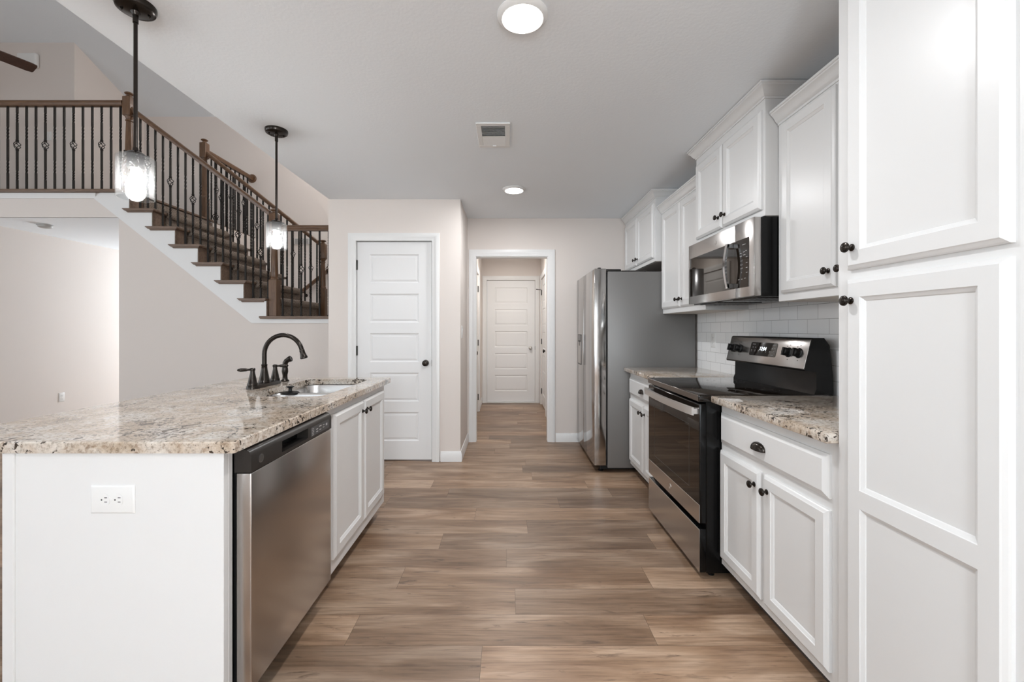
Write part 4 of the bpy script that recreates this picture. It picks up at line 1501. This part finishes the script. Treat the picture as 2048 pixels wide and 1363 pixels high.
# supply vent
t = thing('ceiling_vent', 'square white supply register set in the kitchen ceiling', 'vent', (-0.088, 2.675, CEIL))
mp = face_dn(CEIL)
VX0, VX1, VY0, VY1 = -0.190, 0.012, 2.515, 2.845
mb = MB()
fr = 0.030
for a, b, c_, d_ in ((VX0, VX1, VY0, VY0 + fr), (VX0, VX1, VY1 - fr, VY1), (VX0, VX0 + fr, VY0 + fr, VY1 - fr), (VX1 - fr, VX1, VY0 + fr, VY1 - fr)):
    mb.box(a, b, c_, d_, CEIL - 0.009, CEIL, 0.002, 1)
mb.build('frame', M['plate'], t)
MB().box(VX0 + fr, VX1 - fr, VY0 + fr, VY1 - fr, CEIL - 0.0015, CEIL - 0.0005).build('duct_opening', M['dark'], t)
mb = MB()
n = 15
for i in range(n):
    y = VY0 + fr + 0.010 + i * (VY1 - VY0 - 2 * fr - 0.02) / (n - 1)
    tilt = R(40) if i < n / 2 else R(-40)
    mb.obox((0.5 * (VX0 + VX1), y, CEIL - 0.005), (1, 0, 0), (0, math.cos(tilt), math.sin(tilt)), (0, -math.sin(tilt), math.cos(tilt)), (VX1 - VX0) / 2 - fr, 0.0068, 0.0006)
mb.build('louvres', M['plate'], t)
MB().box(-0.10, -0.075, VY1 - fr - 0.006, VY1 - fr + 0.004, CEIL - 0.016, CEIL - 0.006, 0.002, 1).build('lever', M['plate'], t)


# pendants
def pendant(label, x, y):
    t = thing('pendant_light', label, 'pendant lamp', (x, y, CEIL), 'pendants over the island')
    z0, z1 = 1.718, 1.872
    mb = MB()
    mb.lathe([(0.064, 0.0), (0.064, 0.010), (0.060, 0.020), (0.050, 0.026), (0.015, 0.028), (0.010, 0.040), (0.001, 0.040)], (x, y, CEIL), (0, 0, -1), 40)
    for a in (0.6, 0.6 + PI):
        mb.lathe([(0.004, 0.022), (0.005, 0.030), (0.002, 0.034)], (x + 0.040 * math.cos(a), y + 0.040 * math.sin(a), CEIL), (0, 0, -1), 10)
    mb.build('canopy', M['bronze'], t)
    mb = MB(); mb.lathe([(0.0065, 0), (0.0065, CEIL - 0.035 - z1 - 0.015)], (x, y, z1 + 0.015), (0, 0, 1), 14)
    mb.lathe([(0.009, 0), (0.009, 0.03)], (x, y, CEIL - 0.068), (0, 0, 1), 14)
    mb.build('stem', M['bronze'], t)
    mb = MB()
    mb.lathe([(0.036, 0.002), (0.034, 0.008), (0.024, 0.016), (0.010, 0.022), (0.008, 0.034)], (x, y, z1), (0, 0, 1), 28)
    mb.lathe([(0.024, -0.044), (0.026, -0.040), (0.026, 0.0), (0.024, 0.004)], (x, y, z1), (0, 0, 1), 28)
    for a in (0.4, 2.5, 4.6):
        mb.lathe([(0.004, 0.03), (0.004, 0.042)], (x, y, z1 + 0.006), (math.cos(a), math.sin(a), 0), 8)
    mb.build('socket', M['bronze'], t)
    mb = MB()
    mb.lathe([(0.030, 0.0), (0.0545, 0.0), (0.0575, -0.003), (0.0575, z0 - z1), (0.0540, z0 - z1), (0.0540, -0.004), (0.030, -0.004)], (x, y, z1), (0, 0, 1), 48, caps=False)
    mb.build('glass_shade', M['seeded'], t)
    mb = MB()
    zt = z1 - 0.044
    mb.lathe([(0.0135, 0), (0.0145, -0.012), (0.018, -0.028), (0.027, -0.048), (0.030, -0.062), (0.028, -0.076), (0.020, -0.088), (0.010, -0.094), (0.001, -0.0955)], (x, y, zt), (0, 0, 1), 28)
    mb.build('bulb', M['bulb'], t)
    return t


pendant('lit pendant lamp over the near end of the island worktop', -1.390, 1.605)
pendant('lit pendant lamp over the sink end of the island worktop', -1.408, 2.615)

# hallway lamp added to brighten the hall, unseen above the door head
t = thing('added_hall_ceiling_lamp', 'added flush white lamp on the hallway ceiling behind the door head', 'ceiling light', (0.05, 6.0, CEIL))
mb = MB(); mb.lathe([(0.15, 0), (0.15, 0.02), (0.14, 0.03)], (0.05, 6.0, CEIL), (0, 0, -1), 36)
mb.build('lamp_base', M['plate'], t)
mb = MB(); mb.lathe([(0.14, 0.026), (0.12, 0.06), (0.07, 0.08), (0.001, 0.085)], (0.05, 6.0, CEIL), (0, 0, -1), 36)
mb.build('lamp_shade', emis('lit_opal_shade', (1.0, 0.95, 0.9), 5.0), t)
d = bpy.data.lights.new('added_hall_lamp', 'AREA'); d.shape = 'DISK'; d.size = 0.26; d.energy = 9; d.color = (1, 0.95, 0.89)
o = bpy.data.objects.new('added_hall_lamp', d); o.location = (0, 0, -0.09); o.parent = t; COL.objects.link(o)

# smoke detector on the foyer ceiling, chime on the upper wall, grille on the stair wall
mb = MB(); mb.lathe([(0.072, 0), (0.072, 0.012), (0.064, 0.016), (0.060, 0.030), (0.045, 0.038), (0.001, 0.040)], (-5.36, 4.98, 2.44), (0, 0, -1), 32)
tag(mb.build('smoke_detector', mat('grey_white_plastic', (0.45, 0.45, 0.44), 0.5), origin=(-5.36, 4.98, 2.44)), 'round smoke detector on the white foyer ceiling', 'smoke detector')
mb = MB().box(-6.68, -6.42, 5.84, 5.90, 4.80, 4.99, 0.02, 3)
tag(mb.build('door_chime', M['plate'], origin=(-6.54, 5.9, 4.80)), 'white door chime box high on the upper hall wall', 'door chime')
t = thing('return_grille', 'flat grey air grille on the wall behind the stair landing', 'vent', (-3.36, YB, 2.62))
MB().box(-3.49, -3.24, YB - 0.012, YB, 2.615, 2.715, 0.003, 1).build('frame', M['plate'], t)
mb = MB()
for i in range(8):
    mb.box(-3.475, -3.255, YB - 0.0135, YB - 0.0115, 2.626 + i * 0.0105, 2.632 + i * 0.0105)
mb.build('slots', mat('grey_slots', (0.30, 0.29, 0.28), 0.6), t)

# ceiling fan
FHX, FHY, FHZ = -4.85, 3.51, 3.735
t = thing('ceiling_fan', 'dark brown ceiling fan hanging in the great room', 'ceiling fan', (FHX, FHY, FHZ))
mb = MB(); mb.lathe([(0.012, 0), (0.012, ZHI - FHZ - 0.12)], (FHX, FHY, FHZ + 0.10), (0, 0, 1), 14)
mb.lathe([(0.065, 0), (0.060, 0.04), (0.02, 0.06)], (FHX, FHY, ZHI), (0, 0, -1), 28)
mb.build('downrod', M['bronze'], t)
mb = MB(); mb.lathe([(0.02, 0.12), (0.06, 0.10), (0.105, 0.07), (0.11, 0.02), (0.10, -0.03), (0.06, -0.06), (0.05, -0.09), (0.001, -0.095)], (FHX, FHY, FHZ), (0, 0, 1), 32)
mb.build('motor', M['bronze'], t)
for k in range(5):
    a = math.atan2(0.91, 0.42) + 2 * PI * k / 5
    dx = Vector((math.cos(a), math.sin(a), 0)); dy0 = Vector((-math.sin(a), math.cos(a), 0))
    pt = R(-14)
    dy = dy0 * math.cos(pt) + Vector((0, 0, 1)) * math.sin(pt)
    nz = dx.cross(dy)
    o0 = Vector((FHX, FHY, FHZ))
    P = [(0.17, -0.045), (0.20, -0.055), (0.40, -0.066), (0.66, -0.068), (0.695, -0.060), (0.70, -0.045), (0.70, 0.045), (0.695, 0.060), (0.66, 0.068), (0.40, 0.066), (0.20, 0.055), (0.17, 0.045)]
    mb = MB()
    mb.loops([[o0 + dx * u + dy * v - nz * 0.004 for u, v in P], [o0 + dx * u + dy * v + nz * 0.004 for u, v in P]])
    mb.build('blade', M['fanblade'], t)
    mb = MB()
    mb.obox(o0 + dx * 0.16 - nz * 0.006, dx, dy, nz, 0.075, 0.018, 0.003)
    mb.build('blade_bracket', M['bronze'], t)

# ------------------------------------------------------------------ staircase
YN, YF = YS, 5.93            # near and far side of the upper flight
t = thing('staircase', 'carpeted oak staircase with a white stringer rising to the balcony', 'staircase', (-3.2, YS, 1.2))
# white skirt board, saw-tooth top and raking lower edge
sk = [(XE + 0.1, 1.295), (XE + 0.1, ZL - 0.03)] + saw[:-1] + [(saw[-2][0], 2.70), (-4.40, 2.70), (-4.466, 2.641), (-2.763, 1.295)]
mb = MB(); mb.prism(sk, face_my(YS), 0.0006, 0.016)
mb.build('stringer', M['trim'], t, smooth=0)
for k in range(1, 8):
    xk = X1R - RUN * (k - 1)
    z0, z1 = ZL + RISE * (k - 1), ZL + RISE * k
    MB().box(xk + 0.0005, xk + 0.008, YN - 0.010, YF, z0 + 0.0005, z1 - 0.0285).build('riser', M['tread'], t)
    if k < 7:
        tr = MB()
        # tread with a rounded nosing and a mitred return along the near side
        xb = xk - RUN - 0.055
        ya_, yb_ = YN - 0.017, YF
        if k == 1:
            ya_, yb_ = YN + 0.10, YF - 0.06
        tr.box(xk - RUN + 0.0005, xk + 0.036, ya_, yb_, z1 - 0.028, z1, 0.006, 3)
        if k == 1:
            tr.box(xk - RUN + 0.0005, xk + 0.004, YN - 0.017, YF, z1 - 0.028, z1, 0.002, 1)
            xk = xk - 0.036
        P0 = [(xb, z1 - 0.004), (xb + 0.004, z1), (xk + 0.036, z1), (xk + 0.042, z1 - 0.007), (xk + 0.042, z1 - 0.018), (xk + 0.034, z1 - 0.027), (xb + 0.030, z1 - 0.027)]
        tr.prism(P0, face_my(YN - 0.0165), 0.0, 0.026)
        P1 = [(xb + 0.030, z1 - 0.027), (xk + 0.020, z1 - 0.027), (xk + 0.010, z1 - 0.042), (xb + 0.046, z1 - 0.042)]
        tr.prism(P1, face_my(YN - 0.0165), 0.0, 0.008)
        Pf = [(xb, z1 - 0.004), (xb + 0.004, z1), (xk + 0.036, z1), (xk + 0.042, z1 - 0.007), (xk + 0.042, z1 - 0.018), (xk + 0.034, z1 - 0.027), (xb + 0.030, z1 - 0.027)]
        tr.prism(Pf, face_my(YF), 0.0, -0.042)
        tr.build('tread', M['tread'], t)
# landing and its nosing
MB().box(X1R, XE - 0.001, YS + 0.101, YB - 0.001, ZL - 0.20, ZL - 0.001).build('landing', M['carpet'], t)
mb = MB(); mb.prism([(-2.668, ZL - 0.004), (-2.664, ZL), (XE - 0.001, ZL), (XE - 0.001, ZL - 0.028), (-2.655, ZL - 0.028), (-2.668, ZL - 0.016)], face_my(YS - 0.0166), 0.0, 0.0284)
mb.box(X1R + 0.0005, XE - 0.001, YS - 0.017, YS + 0.100, ZL - 0.028, ZL)
mb.build('landing_nosing', M['tread'], t)
# upper floor nosing
MB().box(XGL + 0.001, -4.06, YS - 0.045, YS + 0.13, 2.702, 2.735, 0.006, 3).build('balcony_nosing', M['tread'], t)
MB().box(-4.15, -4.05, YS + 0.13, YF, 2.702, 2.728, 0.006, 3).build('top_nosing', M['tread'], t)
# carpet runner
cr = MB()
CA, CB = YN + 0.155, YF - 0.13
for k in range(1, 8):
    xk = X1R - RUN * (k - 1)
    z0, z1 = ZL + RISE * (k - 1), ZL + RISE * k
    cr.box(xk + 0.0102, xk + 0.024, CA, CB, z0 + 0.001, z1 - 0.03)
    if k < 7:
        xn = xk + 0.042
        xe = xk - RUN
        Pp = [(xe, z1), (xn, z1), (xn, z1 - 0.03), (xk, z1 - 0.04), (xk, z1 - 0.060), (xn + 0.010, z1 - 0.060), (xn + 0.026, z1 - 0.044), (xn + 0.032, z1 - 0.016), (xn + 0.024, z1 + 0.010), (xn + 0.004, z1 + 0.021), (xe, z1 + 0.019)]
        cr.prism(Pp, lambda u, v, n: Vector((u, n, v)), CA, CB)
cr.build('carpet_runner', M['carpet'], t)


# ------------------------------------------------------------------ railings
def twisted_bar(mb, h, half=0.0078, basket=None):
    """square iron bar from z=0 to z=h standing at the origin, with twisted lengths"""
    zs = [0.0]
    segs = []
    if basket is None:
        tw = [(0.20 * h, 0.36 * h), (0.60 * h, 0.76 * h)]
    else:
        tw = [(0.12 * h, 0.24 * h), (0.80 * h, 0.92 * h)]
    cuts = sorted({0.0, h, *[a for q in tw for a in q]})
    if basket is not None:
        cuts = sorted(set(cuts) | {basket - 0.045, basket + 0.045})
    ang = 0.0
    for a, b in zip(cuts, cuts[1:]):
        if basket is not None and a >= basket - 0.046 and b <= basket + 0.046:
            continue
        twisting = any(abs(a - p) < 1e-6 for p, _ in tw)
        n = 14 if twisting else 1
        rings = []
        for i in range(n + 1):
            f = i / n
            z = a + (b - a) * f
            an = (R(360) * f if twisting else 0)
            rings.append([(half * 1.414 * math.cos(an + PI / 4 + k * PI / 2), half * 1.414 * math.sin(an + PI / 4 + k * PI / 2), z) for k in range(4)])
        mb.loops(rings, True, True)
    mb.loops([[(s * 0.013, q * 0.013, 0.0) for s, q in ((-1, -1), (1, -1), (1, 1), (-1, 1))], [(s * 0.013, q * 0.013, 0.010) for s, q in ((-1, -1), (1, -1), (1, 1), (-1, 1))],
              [(s * 0.008, q * 0.008, 0.016) for s, q in ((-1, -1), (1, -1), (1, 1), (-1, 1))]])
    if basket is not None:
        for z in (basket - 0.05, basket + 0.05):
            mb.lathe([(0.009, -0.012), (0.0135, -0.007), (0.0135, 0.007), (0.009, 0.012)], (0, 0, z), (0, 0, 1), 8)


_bar = {}


def baluster(root, x, y, z, h, with_basket, bz=0.505):
    z += 0.0006
    key = (round(h, 3), with_basket, round(bz, 3))
    if key not in _bar:
        mb = MB(); twisted_bar(mb, h, basket=bz if with_basket else None)
        o = mb.build('baluster', M['iron'], root, smooth=0)
        o.data.transform(Matrix.Translation(root.location))
        bo = None
        if with_basket:
            b = MB()
            for k in range(4):
                pts = []
                for i in range(13):
                    f = i / 12
                    an = k * PI / 2 + R(200) * f
                    r_ = 0.0035 + 0.0255 * math.sin(PI * f) ** 1.05
                    pts.append((r_ * math.cos(an), r_ * math.sin(an), bz - 0.046 + 0.092 * f))
                b.tube(pts, 0.0036, 6)
            bo = b.build('basket', M['iron'], o)
            bo.data.transform(Matrix.Translation(root.location))
        _bar[key] = (o, bo)
        o.location = Vector((x, y, z)) - root.location
        return
    src, sb = _bar[key]
    o = src.copy(); COL.objects.link(o)
    o.parent = root
    o.location = Vector((x, y, z)) - root.location
    if sb is not None:
        c = sb.copy(); COL.objects.link(c); c.parent = o


def newel(root, x, y, z0, z1, base_h=0.40, half=0.044):
    mb = MB()
    mb.box(x - half, x + half, y - half, y + half, z0 + 0.0006, z0 + base_h, 0.004, 1)
    blk0, blk1 = z1 - 0.265, z1 - 0.055
    lo, hi = z0 + base_h, blk0
    H = hi - lo
    mb.lathe([(0.042, 0.0), (0.044, 0.010), (0.038, 0.020), (0.035, 0.03), (0.037, 0.05), (0.034, H * .4), (0.028, H * .85), (0.026, H - 0.055), (0.034, H - 0.050), (0.034, H - 0.040), (0.027, H - 0.032), (0.036, H - 0.010), (0.040, H)], (x, y, lo), (0, 0, 1), 24)
    mb.box(x - half, x + half, y - half, y + half, blk0, blk1, 0.010, 2)
    mb.lathe([(0.038, 0.0), (0.030, 0.012), (0.020, 0.018), (0.022, 0.026), (0.040, 0.036), (0.042, 0.044), (0.030, 0.053), (0.001, 0.056)], (x, y, blk1 - 0.001), (0, 0, 1), 24)
    return mb.build('newel_post', M['oak_v'], root)


RP = [(-0.022, -0.062), (0.022, -0.062), (0.024, -0.045), (0.030, -0.036), (0.031, -0.018), (0.024, -0.004), (0.012, 0.0), (-0.012, 0.0), (-0.024, -0.004), (-0.031, -0.018), (-0.030, -0.036), (-0.024, -0.045)]


def handrail(root, a, b, name='handrail'):
    """profile swept from a to b (top centre line)"""
    a, b = Vector(a), Vector(b)
    t_ = (b - a)
    side = Vector((0, 0, 1)).cross(t_).normalized()
    mb = MB()
    mb.loops([[p + side * u + Vector((0, 0, v)) for u, v in RP] for p in (a, b)])
    return mb.build(name, M['oak'], root, smooth=50)


YRN = 4.70
NX, BX = -4.140, -2.552
# balcony
t = thing('balcony_railing', 'level oak and iron railing along the upper balcony', 'railing', (-5.5, YRN, 2.735), 'oak railings with twisted iron balusters')
newel(t, NX, YRN, 2.7355, 3.815, 0.36)
handrail(t, (XGL, YRN - 0.02, 3.715), (NX - 0.044, YRN - 0.02, 3.715))
for i in range(31):
    baluster(t, -4.217 - i * 0.1022, YRN - 0.02, 2.735, 0.922, i % 3 == 2, 0.495)
# raking rail of the upper flight
t = thing('stair_railing', 'raking oak and iron railing on the near side of the stairs', 'railing', (-3.3, YRN, 1.37), 'oak railings with twisted iron balusters')
newel(t, BX, YRN, ZL, 2.545, 0.40)
zr = lambda x: 3.602 - 0.752 * (x + 4.03)
handrail(t, (NX + 0.044, YRN, zr(NX + 0.044)), (BX - 0.044, YRN, zr(BX - 0.044)))
for k in range(1, 7):
    xk = X1R - RUN * (k - 1)
    zt_ = ZL + RISE * k
    for j, dxx in enumerate((-0.015, -0.097, -0.179)):
        if k == 6 and j == 2 and False:
            continue
        x = xk + dxx
        baluster(t, x, YRN, zt_, zr(x) - 0.056 - zt_, j == 1, 0.505)
# landing guard
t = thing('landing_railing', 'level oak and iron railing along the stair landing', 'railing', (-2.1, YRN, ZL), 'oak railings with twisted iron balusters')
handrail(t, (BX + 0.044, YRN, 2.365), (XE - 0.001, YRN, 2.365))
for i in range(8):
    baluster(t, -2.461 + i * 0.1005, YRN, ZL, 0.938, i % 3 == 2, 0.515)
# far side of the flight
YRF = 5.90
t = thing('stair_railing', 'raking oak and iron railing on the far side of the stairs', 'railing', (-3.3, YRF, 1.37), 'oak railings with twisted iron balusters')
newel(t, -4.165, YRF, 2.729, 3.836, 0.30)
newel(t, -2.552, YRF + 0.03, ZL, 2.460, 0.42)
zf = lambda x: 3.66 - 0.80 * (x + 4.116)
handrail(t, (-4.12, YRF, zf(-4.12)), (-2.597, YRF, zf(-2.597)))
for k in range(1, 7):
    xk = X1R - RUN * (k - 1)
    zt_ = ZL + RISE * k
    for j, dxx in enumerate((-0.015, -0.097, -0.179)):
        x = xk + dxx
        baluster(t, x, YRF, zt_, zf(x) - 0.056 - zt_, j == 1, 0.505)
# guard beside the stairwell, running back to the wall
t = thing('stairwell_railing', 'short level railing running back to the rosette on the stair wall', 'railing', (-4.18, 6.5, ZU), 'oak railings with twisted iron balusters')
handrail(t, (-4.18, YRF + 0.045, 3.72), (-4.18, YB - 0.02, 3.72))
mb = MB(); mb.lathe([(0.070, 0), (0.070, 0.010), (0.058, 0.020), (0.001, 0.022)], (-4.18, YB, 3.69), (0, -1, 0), 28)
mb.build('wall_rosette', M['oak'], t)
for i in range(9):
    baluster(t, -4.18, 6.06 + i * 0.105, ZU, 0.942, i % 3 == 1, 0.505)
MB().box(-4.23, -4.13, 5.96, YB, 2.70, ZU + 0.012, 0.004, 1).build('base_rail', M['tread'], t)
# wall handrail of the lower flight
t = thing('wall_handrail', 'oak handrail fixed to the back wall above the lower flight', 'handrail', (-3.3, YB, 1.8))
zw = lambda x: 1.79 + 0.79 * (x + 3.44)
handrail(t, (-4.2, YB - 0.075, zw(-4.2)), (-2.55, YB - 0.075, zw(-2.55)), 'rail')
for x in (-4.0, -3.3, -2.7):
    b = MB(); b.tube([(x, YB, zw(x) - 0.12), (x, YB - 0.05, zw(x) - 0.11), (x, YB - 0.075, zw(x) - 0.06)], 0.006, 8)
    b.lathe([(0.028, 0), (0.026, 0.006), (0.01, 0.010)], (x, YB, zw(x) - 0.12), (0, -1, 0), 14)
    b.build('bracket', M['bronze'], t)
